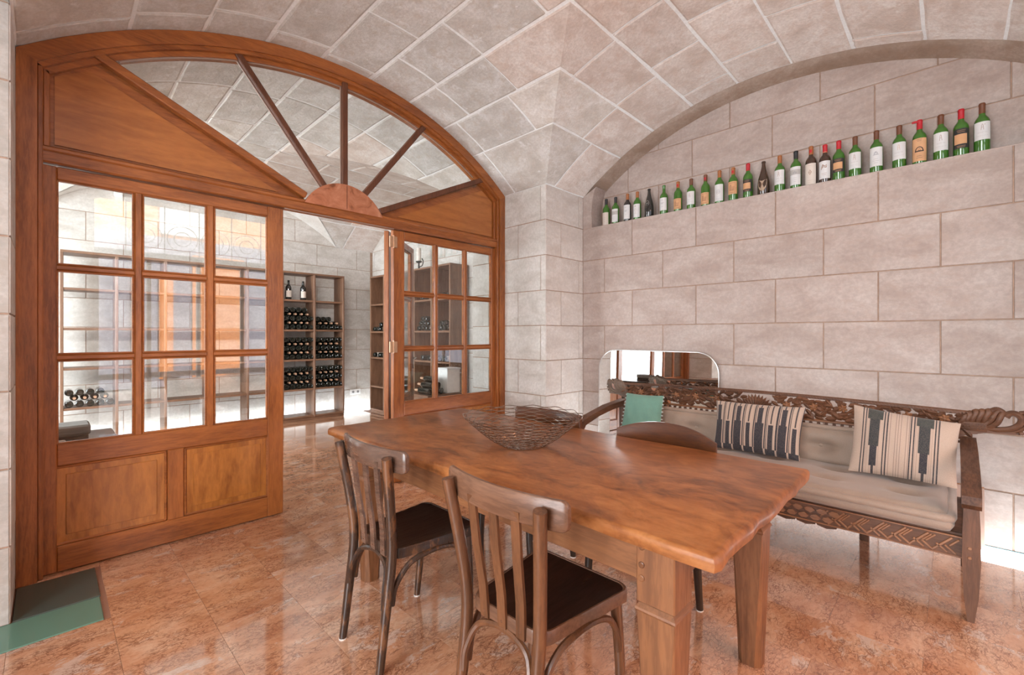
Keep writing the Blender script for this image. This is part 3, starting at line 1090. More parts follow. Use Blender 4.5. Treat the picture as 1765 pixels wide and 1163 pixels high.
for cx_, r_ in ((1.03, .20), (1.49, .2), (1.94, .2), (2.40, .2)):
    for rr in (r_, r_ * .55):
        g.tube([(cx_ + rr * math.cos(a * PI / 12), -1.45, 2.86 + rr * math.sin(a * PI / 12)) for a in range(24)], .007, 5, closed=True)
g.build('grille_bars', M['black'], gr)
sd = empty('door_4', (1.7, -1.45, 0), 'tall glazed street door behind the camera', 'door', kind='structure')
sdm = MB()
for x in (.45, 1.04, 1.67, 2.30, 2.93):
    sdm.box((x, -1.49, 0), (x + .055, -1.43, 2.53), .004)
for z in (.0, .7, 2.46):
    sdm.box((.45, -1.49, z), (2.98, -1.43, z + .08), .004)
sdm.build('door_frame', M['white'], sd)

# ------------------------------------------------------------------ dining table
TX0, TX1, TY0, TY1, TZ = 1.135, 2.150, .410, 2.620, .810
tb = empty('dining_table', ((TX0 + TX1) / 2, (TY0 + TY1) / 2, 0), 'long polished burl-wood dining table on four tapered legs', 'table')


def edge_poly():
    pts = []
    n = 26
    for i in range(n):
        y = TY0 + .005 + (TY1 - TY0 - .01) * i / (n - 1)
        pts.append((TX1 + .006 * math.sin(y * 9) + RND.uniform(-.0012, .0012), y))
    for i in range(11):
        pts.append((TX1 - .02 - (TX1 - TX0 - .04) * i / 10, TY1 + RND.uniform(-.004, .004)))
    for i in range(n):
        y = TY1 - .005 - (TY1 - TY0 - .01) * i / (n - 1)
        pts.append((TX0 + .006 * math.sin(y * 7 + 1) + RND.uniform(-.003, .003), y))
    for i in range(13):
        pts.append((TX0 + .02 + (TX1 - TX0 - .04) * i / 12, TY0 + RND.uniform(-.005, .005)))
    return pts


ep = edge_poly()
n = len(ep)
cxm, cym = (TX0 + TX1) / 2, (TY0 + TY1) / 2
slab = MB()
rings = []
for z, ins in ((.766, .010), (.769, .002), (.788, .0), (.800, .002), (.8075, .007), (.810, .014)):
    rings.append([(x - ins * (1 if x > cxm else -1) * min(1, abs(x - cxm) / .45), y - ins * (1 if y > cym else -1) * min(1, abs(y - cym) / 1.0), z) for x, y in ep])
vs = [p for r in rings for p in r]
fs = []
for k in range(5):
    for i in range(n):
        fs.append((k * n + i, k * n + (i + 1) % n, (k + 1) * n + (i + 1) % n, (k + 1) * n + i))
fs.append(tuple(reversed(range(n))))
fs.append(tuple(5 * n + i for i in range(n)))
slab.add(vs, fs)
slab.build('tabletop', M['table_top'], tb, smooth=True, angle=50)
LX = (TX0 + .055, TX1 - .170)
LY = (.543, 2.262)
for ix, lx in enumerate(LX):
    for iy, ly in enumerate(LY):
        w = .116
        cx_, cy_ = lx + w / 2, ly + w / 2
        g = MB().box((lx, ly, .580), (lx + w, ly + w, .766), .004)
        # lower leg: square at the collar, chamfered octagon at the foot
        h0, h1 = w / 2, .043

        def octo(h, c, z): return [(cx_ + a, cy_ + b_, z) for a, b_ in ((-h + c, -h), (h - c, -h), (h, -h + c), (h, h - c), (h - c, h), (-h + c, h), (-h, h - c), (-h, -h + c))]
        vs = octo(h1, .020, 0.0) + octo(h0 - .001, .0015, .555)
        fs = [(i, (i + 1) % 8, 8 + (i + 1) % 8, 8 + i) for i in range(8)] + [tuple(reversed(range(8))), tuple(range(8, 16))]
        g.add(vs, fs)
        leg = g.build('leg', M['teakZ'], tb)
        cl = MB()
        for za, zb, ha, hb in ((.553, .560, h0 - .001, h0 + .004), (.560, .566, h0 + .004, h0 + .002), (.566, .580, h0 + .002, h0 - .010)):
            cl.hexa([(cx_ + sx * h_, cy_ + sy * h_, z_) for z_, h_ in ((za, ha), (zb, hb)) for sx, sy in ((-1, -1), (1, -1), (1, 1), (-1, 1))])
        cl.build('collar', M['teakX'], leg)
        if ix == 0:
            for z_, c_ in ((.742, 0), (.690, 1), (.652, 0)):
                MB().lathe([(.0095, 0), (.0095, .003), (.007, .0045)], 10, (lx, ly + (.098 if iy == 0 else .018), z_), (-1, 0, 0)).build('peg', M['chair_brown'] if c_ else M['teakX'], leg)
MB().box((1.205, LY[0] + .116, .636), (1.230, LY[1], .766), .003).build('apron', M['teakY'], tb)
MB().box((2.062, LY[0] + .116, .636), (2.087, LY[1], .766), .003).build('apron', M['teakY'], tb)
MB().box((LX[0] + .116, .565, .636), (LX[1], .590, .766), .003).build('apron', M['teakX'], tb)
MB().box((LX[0] + .116, 2.34, .636), (LX[1], 2.365, .766), .003).build('apron', M['teakX'], tb)


# ------------------------------------------------------------------ bentwood chairs (local: +x towards the seat front)
def arc_path(pts, n=6):          # Catmull-Rom through points
    P = [Vector(p) for p in pts]
    P = [P[0] * 2 - P[1]] + P + [P[-1] * 2 - P[-2]]
    out = []
    for i in range(1, len(P) - 2):
        for k in range(n):
            t = k / n
            out.append(.5 * ((2 * P[i]) + (P[i + 1] - P[i - 1]) * t + (2 * P[i - 1] - 5 * P[i] + 4 * P[i + 1] - P[i + 2]) * t * t + (3 * P[i] - P[i - 1] - 3 * P[i + 1] + P[i + 2]) * t ** 3))
    out.append(P[-2])
    return out


def make_chair(label, mat, mrail, mslat, mseat, mrim, arched=False, group=None, detail=True, rail_top=.893, rail_bot=.805):
    r = empty('bentwood_chair', (0, 0, 0), label, 'chair', group)
    mt = M[mat]
    for s in (-1, 1):
        p = arc_path([(-.005, s * .160, 0.0), (.020, s * .158, .20), (.048, s * .160, .44), (.036, s * .175, .62), (.000, s * .205, .868 if not arched else .84)], 5)
        m = len(p)
        rad = [.0165 + .004 * min(1, i / (m * .35)) for i in range(m)]
        leg = MB().tube(p, rad, 10).build('rear_leg', mt, r, smooth=True)
        q = arc_path([(.425, s * .182, .432), (.430, s * .195, .22), (.415, s * .207, 0.0)], 5)
        fl = MB().tube(q, [.0205 - .0055 * i / (len(q) - 1) for i in range(len(q))], 10).build('front_leg', mt, r, smooth=True)
        MB().lathe([(.0175, 0), (.0175, .006)], 10, (-.005, s * .160, 0)).build('felt_pad', M['felt'], leg)
        MB().lathe([(.016, 0), (.016, .006)], 10, (.415, s * .207, 0)).build('felt_pad', M['felt'], fl)
        b = arc_path([(.052, s * .158, .255), (.068, s * .160, .33), (.125, s * .170, .402), (.21, s * .178, .424), (.30, s * .184, .424), (.375, s * .190, .395), (.412, s * .195, .33), (.418, s * .198, .275)], 5)
        MB().tube(b, .0115, 8).build('side_brace', mt, r, smooth=True)
    b = arc_path([(.020, -.145, .245), (.028, -.140, .32), (.055, -.105, .398), (.065, 0, .424), (.055, .105, .398), (.028, .140, .32), (.020, .145, .245)], 6)
    MB().tube(b, .0115, 8).build('rear_brace', mt, r, smooth=True)
    # seat: rim frame and dark plywood inset
    out = []

    def rr(cx_, cy_, rad, a0, a1, k=5):
        return [(cx_ + rad * math.cos(math.radians(a0 + (a1 - a0) * i / k)), cy_ + rad * math.sin(math.radians(a0 + (a1 - a0) * i / k))) for i in range(k + 1)]
    out = rr(.440, -.165, .045, -80, -5) + rr(.440, .165, .045, 5, 80) + rr(.115, .110, .055, 95, 175) + rr(.115, -.110, .055, 185, 265)
    nn = len(out)
    c0 = Vector((.28, 0))

    def ring(k, z): return [(c0.x + (x - c0.x) * k, y * k, z) for x, y in out]
    rim = MB()
    rg = [ring(.965, .428), ring(1.0, .432), ring(1.0, .466), ring(.985, .4725), ring(.955, .4725), ring(.945, .468)]
    vs = [p for q in rg for p in q]
    fs = [(k * nn + i, k * nn + (i + 1) % nn, (k + 1) * nn + (i + 1) % nn, (k + 1) * nn + i) for k in range(5) for i in range(nn)]
    fs.append(tuple(reversed(range(nn))))
    rim.add(vs, fs)
    rim.build('seat_rim', M[mrim], r, smooth=True, angle=35)
    st = MB()
    rg = [ring(.948, .464), ring(.945, .4695), ring(.90, .468), ring(.60, .464), ring(.25, .462)]
    vs = [p for q in rg for p in q]
    fs = [(k * nn + i, k * nn + (i + 1) % nn, (k + 1) * nn + (i + 1) % nn, (k + 1) * nn + i) for k in range(4) for i in range(nn)]
    fs.append(tuple(4 * nn + i for i in range(nn)))
    st.add(vs, fs)
    st.build('seat', M[mseat], r, smooth=True)
    # curved back rail
    rl = MB()
    NY = 20

    def railx(y): return .012 + .045 * (y / .262) ** 2
    secs = []
    ys = [-.262, -.2605, -.257, -.252, -.246] + [-.24 + .48 * i / 14 for i in range(15)] + [.246, .252, .257, .2605, .262]
    NY = len(ys) - 1
    for y in ys:
        t_ = abs(y) / .262
        zb, zt = rail_bot, rail_top
        if arched:
            zt = rail_top - .055 * t_ ** 2.2
            zb = rail_bot
        else:
            e = max(0, (abs(y) - .242) / .020)
            cut = .020 * (1 - math.sqrt(max(0, 1 - e * e)))
            zt -= cut; zb += cut
        x = railx(y)
        h_ = .0085
        secs += [(x - h_, y, zb + .003), (x - h_ + .003, y, zb), (x + h_ - .003, y, zb), (x + h_, y, zb + .003),
                 (x + h_, y, zt - .004), (x + h_ - .003, y, zt), (x - h_ + .003, y, zt), (x - h_, y, zt - .004)]
    fs = []
    for i in range(NY):
        for k in range(8):
            fs.append((i * 8 + k, i * 8 + (k + 1) % 8, (i + 1) * 8 + (k + 1) % 8, (i + 1) * 8 + k))
    fs += [tuple(reversed(range(8))), tuple(NY * 8 + k for k in range(8))]
    rl.add(secs, [tuple(reversed(q)) for q in fs])
    rl.build('back_rail', M[mrail], r, smooth=True, angle=50)
    for s in (-1, 0, 1):
        sl = MB()
        pts = [(.014, s * .098, rail_bot + .03), (.030, s * .092, .68), (.052, s * .084, .54), (.058, s * .080, .432)]
        w, t = .0175, .005
        vs, fs = [], []
        for (x, y, z) in pts:
            vs += [(x - t, y - w, z), (x + t, y - w, z), (x + t, y + w, z), (x - t, y + w, z)]
        for i in range(3):
            for k in range(4):
                fs.append((i * 4 + k, (i + 1) * 4 + k, (i + 1) * 4 + (k + 1) % 4, i * 4 + (k + 1) % 4))
        fs += [(0, 1, 2, 3), (15, 14, 13, 12)]
        sl.add(vs, fs)
        so = sl.build('back_slat', M[mslat], r)
        MB().lathe([(.005, 0), (.004, .003)], 8, (.0545, s * .081, .452), (-1, 0, 0)).build('screw', M['steel'], so)
    return r


c1 = make_chair('worn near-black bentwood chair beyond the brown one, finish rubbed bare on its post', 'chair_dark', 'rail_dark', 'rail_dark', 'seat_dark', 'chair_dark')
c1.location = (.920, 1.785, 0)
c2 = make_chair('brown bentwood chair nearest the camera with a dark plywood seat', 'chair_brown', 'chair_rail', 'chair_brown', 'seat_dark', 'chair_rail')
c2.location = (.940, 1.015, 0)
c3 = make_chair('chair with an arched red-brown back rail between the table and the bench', 'chair_black', 'chair_red', 'chair_black', 'seat_dark', 'chair_black', arched=True, rail_top=.900, rail_bot=.765)
c3.location = (2.225, 1.050, 0); c3.rotation_euler = (0, 0, PI)
c4 = make_chair('chair across the table whose brown back rail shows through the wire bowl', 'chair_black', 'chair_red', 'chair_black', 'seat_dark', 'chair_black', rail_top=.880, rail_bot=.775)
c4.location = (2.225, 1.815, 0); c4.rotation_euler = (0, 0, PI)

# ------------------------------------------------------------------ woven wire bowl
bw = empty('wire_bowl', (1.625, 1.510, TZ), 'wide woven metal wire bowl standing on the dining table', 'bowl')
bm = MB()
NR, NA = 21, 112
wv = 14
for k in range(NR):
    t = k / (NR - 1)
    rad = .10 + .190 * t ** .92
    z = TZ + .006 + .142 * t ** 1.25
    pts = []
    for i in range(NA):
        a = 2 * PI * i / NA
        s = math.sin(wv * a + PI * k + .35 * math.sin(a * 3 + k))
        dr = .0042 * s
        pts.append((1.625 + (rad + dr) * math.cos(a), 1.510 + (rad + dr) * math.sin(a), z + .0036 * s))
    bm.tube(pts, .0019, 4, closed=True)
bm.build('woven_wires', M['steel'], bw, smooth=True, angle=80)
bm = MB()
for k in range(5):
    rr_ = .02 + .02 * k
    bm.tube([(1.625 + rr_ * math.cos(2 * PI * i / 40), 1.510 + rr_ * math.sin(2 * PI * i / 40), TZ + .004) for i in range(40)], .002, 4, closed=True)
for i in range(wv):
    a = 2 * PI * i / wv
    bm.tube([(1.625 + q * math.cos(a), 1.510 + q * math.sin(a), TZ + .0045) for q in (.015, .105)], .0018, 4)
bm.build('bowl_base', M['steel'], bw)

# ------------------------------------------------------------------ carved bench
BX0, BX1, BY0, BY1 = 3.05, 3.75, -.06, 2.205
bn = empty('carved_bench', ((BX0 + BX1) / 2, (BY0 + BY1) / 2, 0), 'long dark carved wooden bench with pierced scrollwork back along the right wall', 'bench')
for y in (BY0, BY1):
    lp = [(-.010, 0), (.014, 0), (.026, .12), (.032, .28), (.030, .44), (.024, .60), (-.024, .60), (-.030, .44), (-.032, .28), (-.024, .12)]
    MB().prism(lp, lambda a, b, d: (d, y + a, b), BX0 - .025, BX0 + .03).build('front_leg', M['benchZ'], bn)
    MB().box((BX1 - .03, y - .03, 0), (BX1 + .025, y + .03, .735), .004).build('rear_leg', M['benchZ'], bn)
    # sloping arm with a down-curled nub at the front
    ap = [(BX1 + .0, .700), (BX1 + .0, .755), (3.45, .728), (3.15, .672), (3.02, .630), (2.985, .600), (2.985, .560), (3.01, .535), (3.06, .555), (3.10, .605), (3.30, .655), (3.5, .685)]
    MB().prism(ap, lambda a, b, d: (a, d, b), y - .034, y + .034).build('armrest', M['benchX'], bn)
    MB().box((BX0 + .02, y - .024, .33), (BX1 - .02, y + .024, .405), .004).build('side_rail', M['benchX'], bn)
    for z in (.30, .345):
        MB().lathe([(.008, 0), (.006, .003)], 8, (BX0 - .025, y + .006, z), (-1, 0, 0)).build('peg', M['bench_glow'], bn)
MB().box((BX0 + .03, BY0, .375), (BX1, BY1, .395)).build('seat_board', M['benchY'], bn)
MB().box((BX0 + .012, BY0 + .025, .375), (BX0 + .03, BY1 - .025, .398), .003).build('seat_lip', M['benchY'], bn)
MB().box((BX1 - .018, BY0 + .03, .30), (BX1 + .018, BY1 - .03, .374), .004).build('rear_rail', M['benchY'], bn)
for y in (.42, 1.07, 1.72):
    MB().box((BX1 - .02, y - .025, 0), (BX1 + .02, y + .025, .30), .004).build('rear_leg', M['benchZ'], bn)
# carved front apron
ap = MB().box((BX0 - .002, BY0 + .02, .282), (BX0 + .022, BY1 - .02, .385), .003)
apo = ap.build('front_apron', M['benchY'], bn)
cv = MB()
y = BY0 + .04
i = 0
while y < .44:          # key-fret section
    for k in range(3):
        z0, z1 = .292 + .0, .372
        yy = y + k * .024
        if k == 1:
            cv.bar((BX0 - .004, yy, z1), (BX0 - .004, yy + .075, z0), .011, .008, up=(1, 0, 0), b=.002)
        else:
            cv.bar((BX0 - .004, yy + (.0 if k == 0 else .05), z1 - .004), (BX0 - .004, yy + (.035 if k == 0 else .085), z1 - .042), .009, .008, up=(1, 0, 0), b=.002)
    for k in range(2):
        cv.bar((BX0 - .004, y + .012 + k * .03, z0 + .004), (BX0 - .004, y + .052 + k * .03, z0 + .038), .009, .008, up=(1, 0, 0), b=.002)
    y += .085
for z in (.286, .381):
    cv.box((BX0 - .006, BY0 + .03, z - .004), (BX0, BY1 - .03, z + .004), .002)
y = .47
while y < BY1 - .08:    # scalloped leaf band
    for zc_ in (.352, .316):
        pts = [(0, -.026), (.024, -.012), (.030, .008), (.014, .026), (-.010, .022), (-.022, .002)]
        sgn = 1 if zc_ > .33 else -1
        cv.prism([(y + a + (.0 if sgn > 0 else .03), zc_ + b * .62 * sgn) for a, b in pts], lambda a, b, d: (d, a, b), BX0 - .010, BX0)
    y += .058
cv.build('apron_carving', M['bench_glow'], apo)
# scalloped lower fringe of the leaf band
fgm = MB()
y = .46
while y < BY1 - .08:
    fgm.prism([(y, .286), (y + .10, .286), (y + .095, .272), (y + .05, .262), (y + .005, .272)], lambda a, b, d: (d, a, b), BX0 - .001, BX0 + .02)
    y += .10
fgm.build('apron_fringe', M['benchY'], apo)

# pierced crest panel between top and bottom rails
ZT0, ZB0 = .895, .748


def bow(y):   # the crest rises gently to the middle
    t = (y - BY0) / (BY1 - BY0)
    return .022 * math.sin(PI * max(0, min(1, t)))


def rail(z, r_, nm, mat, twist=False):
    mb = MB()
    K = 60
    pts = [(BX1, BY0 + (BY1 - BY0) * k / K, z + bow(BY0 + (BY1 - BY0) * k / K) * (1 if z > .8 else .3)) for k in range(K + 1)]
    mb.tube(pts, r_, 6)
    if twist:
        k = 0.0
        while k < 1:
            y_ = BY0 + (BY1 - BY0) * k
            zc_ = z + bow(y_)
            mb.bar((BX1 - r_, y_ - .006, zc_ - .008), (BX1 - r_, y_ + .006, zc_ + .008), .006, .006, up=(1, 0, 0))
            k += .0075
    return mb.build(nm, mat, bn, smooth=False)


rail(ZT0, .013, 'crest_top_rail', M['benchY'], True)
rail(ZB0, .010, 'crest_bottom_rail', M['bench_glow'])
lo = MB().box((BX1 - .012, BY0, .716), (BX1 + .012, BY1, .728), .003)
y = BY0 + .05
while y < BY1 - .05:
    lo.box((BX1 - .007, y, .726), (BX1 + .007, y + .018, .742)); y += .045
lo.build('crest_lower_rail', M['benchY'], bn)


def leaf(mb, y, z, ang, ln, wd, x, th=.014, curl=0.0):
    """carved leaf: raised ridge, pointed both ends"""
    ca, sa = math.cos(ang), math.sin(ang)
    pr_ = [(0, 0), (.2, .38), (.5, .5), (.8, .33), (1, 0)]

    def pt(u, v, xx):
        a = u * ln; b = v * wd + curl * ln * (u * u)
        return (xx, y + a * ca - b * sa, z + a * sa + b * ca)
    top = [pt(u, v, x - th * .35) for u, v in pr_]
    bot = [pt(u, -v, x - th * .35) for u, v in pr_[1:4]]
    rid = [pt(u, 0, x - th) for u in (.2, .5, .8)]
    back = [pt(u, 0, x + th * .6) for u in (.2, .5, .8)]
    vs = top + bot + rid + back       # 0-4 top, 5-7 bot, 8-10 ridge, 11-13 back
    fs = [(0, 8, 1), (1, 8, 9, 2), (2, 9, 10, 3), (3, 10, 4), (0, 5, 8), (5, 6, 9, 8), (6, 7, 10, 9), (7, 4, 10)]
    fs += [(0, 1, 11), (1, 2, 12, 11), (2, 3, 13, 12), (3, 4, 13), (0, 11, 5), (5, 11, 12, 6), (6, 12, 13, 7), (7, 13, 4)]
    mb.add(vs, fs)


cvm, ros = MB(), []
RR = random.Random(11)
y = BY0 + .03
yc_fan = 1.075
while y < BY1 - .02:
    zc_ = .824 + bow(y) * .75
    if abs(y - yc_fan) > .115:
        for k in range(4):
            a = RR.choice((0, PI)) + RR.uniform(-.95, .95)
            ln = RR.uniform(.048, .075)
            z_ = zc_ + (k - 1.5) * .036 + RR.uniform(-.008, .008)
            z_ = min(z_, .885 + bow(y) - max(0, ln * math.sin(a)))
            z_ = max(z_, .762 + max(0, -ln * math.sin(a)))
            leaf(cvm, y + RR.uniform(-.012, .012), z_, a, ln, RR.uniform(.026, .038), BX1 + RR.uniform(-.008, .006), .015, RR.uniform(-.25, .25))
    y += .0235
K = 90
vine = [(BX1 - .006, BY0 + (BY1 - BY0) * k / K, .826 + .6 * bow(BY0 + (BY1 - BY0) * k / K) + .036 * math.sin((BY0 + (BY1 - BY0) * k / K) * 19) * .9) for k in range(K + 1)]
cvm.tube(vine[:43], .007, 5); cvm.tube(vine[48:], .007, 5)
y = BY0 + .10
while y < BY1 - .05:
    if abs(y - yc_fan) > .16:
        zc_ = .832 + bow(y) * .6 + RR.uniform(-.03, .03)
        hi = MB()
        for k in range(6):
            leaf(hi, y, zc_, k * PI / 3 + .3, .030, .020, BX1 - .010, .010)
        hi.lathe([(.009, 0), (.007, .006), (.0, .008)], 8, (BX1 - .016, y, zc_), (-1, 0, 0))
        ros.append((hi, (BX1, y, zc_)))
    y += .165
op = cvm.build('openwork_carving', M['benchY'], bn)
for hi, c in ros:
    hi.build('rosette', M['bench_glow'], op, base=c)
fan = MB()
for k in range(17):
    a = math.radians(8 + 164 * k / 16)
    leaf(fan, yc_fan, .758, a, .148 if 3 < k < 13 else .15, .034, BX1 - .002, .016)
for k in range(9):
    leaf(fan, yc_fan, .758, math.radians(18 + 144 * k / 8), .085, .030, BX1 - .010, .014)
fan.lathe([(.03, 0), (.026, .01), (.012, .016)], 12, (BX1 - .004, yc_fan, .764), (-1, 0, 0))
fan.build('carved_fan', M['benchY'], bn)


def finial(y0, s, nm_mat, k):
    """scrolled end ornament built of gadroon lumps and a big hooked volute, growing from y0 in direction s"""
    mb = MB()

    def P3(a, b, d=0.0): return (BX1 + d, y0 + s * a * k, .795 + b + a * .10)

    def sweep(pts, rad, flat=.62):
        q = arc_path([P3(*p) for p in pts], 5)
        m = len(q)
        rs = [rad[0] + (rad[1] - rad[0]) * math.sin(PI * min(1, (i / (m - 1)) * .5 + .5 * (i / (m - 1)))) if False else rad[0] + (rad[1] - rad[0]) * i / (m - 1) for i in range(m)]
        mb.tube(q, rs, 8)
    # lattice block and long lower fin
    mb.box(P3(-.006, .0, -.016), P3(.112, .042, .016), .003)
    mb.prism([(-.02, -.055), (.03, -.030), (.112, -.014), (.235, -.022), (.222, -.010), (.112, .004), (-.02, .006)], lambda a, b, d: P3(a, b, d), -.014, .014)
    for i in range(8):
        mb.bar(P3(-.004 + .014 * i, .003, -.017), P3(.014 + .014 * i, .039, -.017), .003, .004, up=(1, 0, 0))
        mb.bar(P3(.014 + .014 * i, .003, -.017), P3(-.004 + .014 * i, .039, -.017), .003, .004, up=(1, 0, 0))
    # gadroon lumps over the block
    for i, (a, top) in enumerate(((.006, .086), (.026, .098), (.050, .108), (.074, .110), (.100, .112))):
        sweep([(a - .004, .038, .004), (a + .004, top * .62, -.006), (a + .018, top * .9, -.004), (a + .014, top, .006)], (.014, .018))
    # leaning leaf ribs running up to the right
    sweep([(.098, .030, 0), (.128, .060, -.006), (.142, .095, -.006), (.160, .112, 0)], (.016, .013))
    sweep([(.112, .010, 0), (.148, .040, -.008), (.164, .078, -.008), (.172, .100, 0)], (.015, .014))
    sweep([(.130, .108, .004), (.150, .118, .0), (.172, .104, .0), (.180, .085, 0)], (.016, .012))
    # big hooked volute
    sweep([(.110, .006, 0), (.160, .004, -.004), (.205, .012, -.006), (.238, .038, -.006), (.242, .072, -.006), (.222, .094, -.004), (.198, .094, 0), (.184, .076, 0)], (.016, .017))
    sweep([(.116, -.006, 0), (.170, -.010, 0), (.222, -.004, 0), (.258, .028, 0), (.266, .075, 0), (.262, .092, 0)], (.010, .014))
    sweep([(.236, .098, 0), (.256, .100, 0), (.274, .088, 0), (.280, .066, 0)], (.012, .010))
    for i in range(5):
        a_ = -1.1 + i * .42
        mb.obox(P3(.212 + .066 * math.cos(a_), .046 + .066 * math.sin(a_), 0), (1, 0, 0), (0, 1, 0), (0, 0, 1), .013, .010, .010, .004)
    return mb.build('scroll_finial', nm_mat, bn, smooth=True, angle=45)


finial(BY0 + .035, -1, M['benchY'], 1.0)
finial(BY1 - .035, 1, M['bench_grey'], .72)


# ------------------------------------------------------------------ bench cushions and pillows
def cushion(name, fn, nu, nv, mat, buttons, label, cat, dep=.018, group=None):
    pass


def tuft(u, v, bt, k=.0):
    d = 0
    for bu, bv, su, sv in bt:
        q = ((u - bu) / su) ** 2 + ((v - bv) / sv) ** 2
        d += math.exp(-q * 9)
    return min(1, d)


SC_Y0, SC_Y1, SC_X0, SC_X1 = BY0 + .05, BY1 - .05, BX0 - .035, BX1 - .025
sc = empty('seat_cushion', ((SC_X0 + SC_X1) / 2, (SC_Y0 + SC_Y1) / 2, .400), 'long taupe tufted mattress cushion on the bench seat', 'cushion')
bts = [((i + .5) / 6, v, .10, .16) for i in range(6) for v in (.33, .68)]


def seat_top(u, v):
    e = min(u, 1 - u) * (SC_Y1 - SC_Y0) / .06
    f_ = min(v, 1 - v) * (SC_X1 - SC_X0) / .06
    edge = min(1, e) * min(1, f_)
    puff = (1 - (1 - min(1, edge)) ** 2) ** .5
    z = .470 + .036 * puff * (0.75 + .25 * math.sin(PI * u) * math.sin(PI * v)) - .034 * tuft(u, v, bts) * min(1, edge)
    z += .0035 * math.sin(u * 37 + v * 5) * math.sin(v * 9 + u * 11)
    return (SC_X0 + .025 + (SC_X1 - SC_X0 - .05) * v, SC_Y0 + .025 + (SC_Y1 - SC_Y0 - .05) * u, z)


mb = MB().grid(seat_top, 110, 36, flip=True)
mb.build('cushion_top', M['cushion'], sc, smooth=True, angle=80)
mb = MB()
NP = 64


def sq(t, x0, x1, y0, y1, r):
    per = [(x0 + r, y0), (x1 - r, y0), (x1, y0 + r), (x1, y1 - r), (x1 - r, y1), (x0 + r, y1), (x0, y1 - r), (x0, y0 + r)]
    return per


def loop(x0, x1, y0, y1, r, z, wob=0.0, n=14):
    pts = []
    cor = [(x1 - r, y0 + r, -90), (x1 - r, y1 - r, 0), (x0 + r, y1 - r, 90), (x0 + r, y0 + r, 180)]
    for i, (cx_, cy_, a0) in enumerate(cor):
        for k in range(5):
            a = math.radians(a0 + 90 * k / 4)
            pts.append((cx_ + r * math.cos(a), cy_ + r * math.sin(a), z))
        nx = cor[(i + 1) % 4]
        e = pts[-1]
        a = math.radians(nx[2])
        q = (nx[0] + r * math.cos(a), nx[1] + r * math.sin(a), z)
        for k in range(1, n):
            t = k / n
            pts.append((e[0] + (q[0] - e[0]) * t, e[1] + (q[1] - e[1]) * t, z + wob * math.sin(t * 25)))
    return pts


mb.tube(loop(SC_X0 + .018, SC_X1 - .018, SC_Y0 + .018, SC_Y1 - .018, .03, .462, .0015), .021, 8, closed=True)
mb.build('rolled_edge', M['cushion'], sc, smooth=True, angle=80)
mb = MB()
lp0, lp1 = loop(SC_X0 + .02, SC_X1 - .02, SC_Y0 + .02, SC_Y1 - .02, .03, .400), loop(SC_X0 + .006, SC_X1 - .006, SC_Y0 + .006, SC_Y1 - .006, .03, .43)
lp2 = loop(SC_X0 + .02, SC_X1 - .02, SC_Y0 + .02, SC_Y1 - .02, .03, .462)
k = len(lp0)
mb.add(lp0 + lp1 + lp2, [(r * k + i, r * k + (i + 1) % k, (r + 1) * k + (i + 1) % k, (r + 1) * k + i) for r in range(2) for i in range(k)] + [tuple(reversed(range(k)))])
mb.build('cushion_side', M['cushion'], sc, smooth=True, angle=80)
mb = MB()
for bu, bv, _, _ in bts:
    p = seat_top(bu, bv)
    mb.lathe([(.011, -.002), (.012, .003), (.008, .007), (.0, .008)], 8, p)
mb.build('tuft_buttons', M['cushion'], sc, smooth=True)

bcx = 3.655
bc = empty('back_cushion', (bcx, (SC_Y0 + SC_Y1) / 2, .474), 'long taupe buttoned back cushion against the carved bench back', 'cushion')
btb = [((i + .5) / 5, .5, .11, .40) for i in range(5)]


def back_face(u, v):
    e = min(1, min(u, 1 - u) * 2.1 / .05) * min(1, min(v, 1 - v) * .22 / .04)
    puff = (1 - (1 - e) ** 2) ** .5
    x = 3.690 - .055 * puff + .05 * tuft(u, v, btb) * e + .04 * (v - .5)
    return (x, SC_Y0 + .02 + (SC_Y1 - SC_Y0 - .04) * u, .478 + .242 * v)


mb = MB().grid(back_face, 100, 20)
mb.build('cushion_front', M['cushion'], bc, smooth=True, angle=80)
mb = MB()
vs = []
for (x, z) in ((3.672, .474), (3.720, .474), (3.738, .728), (3.712, .728)):
    vs += [(x, SC_Y0 + .02, z), (x, SC_Y1 - .02, z)]
mb.add(vs, [(0, 1, 3, 2), (2, 3, 5, 4), (4, 5, 7, 6), (6, 7, 1, 0), (0, 2, 4, 6), (7, 5, 3, 1)])
mb.build('cushion_back', M['cushion'], bc)
mb = MB()
mb.tube([(3.690, SC_Y0 + (SC_Y1 - SC_Y0) * i / 30, .722 + .0015 * math.sin(i * 2.1)) for i in range(31)], .017, 8)
mb.tube([(3.650, SC_Y0 + (SC_Y1 - SC_Y0) * i / 30, .500) for i in range(31)], .014, 8)
mb.build('rolled_edge', M['cushion'], bc, smooth=True)
mb = MB()
for bu, bv, _, _ in btb:
    p = back_face(bu, bv)
    mb.lathe([(.012, -.002), (.013, .004), (.008, .009), (.0, .010)], 10, p, (-1, 0, 0))
mb.build('tuft_buttons', M['cushion'], bc, smooth=True)


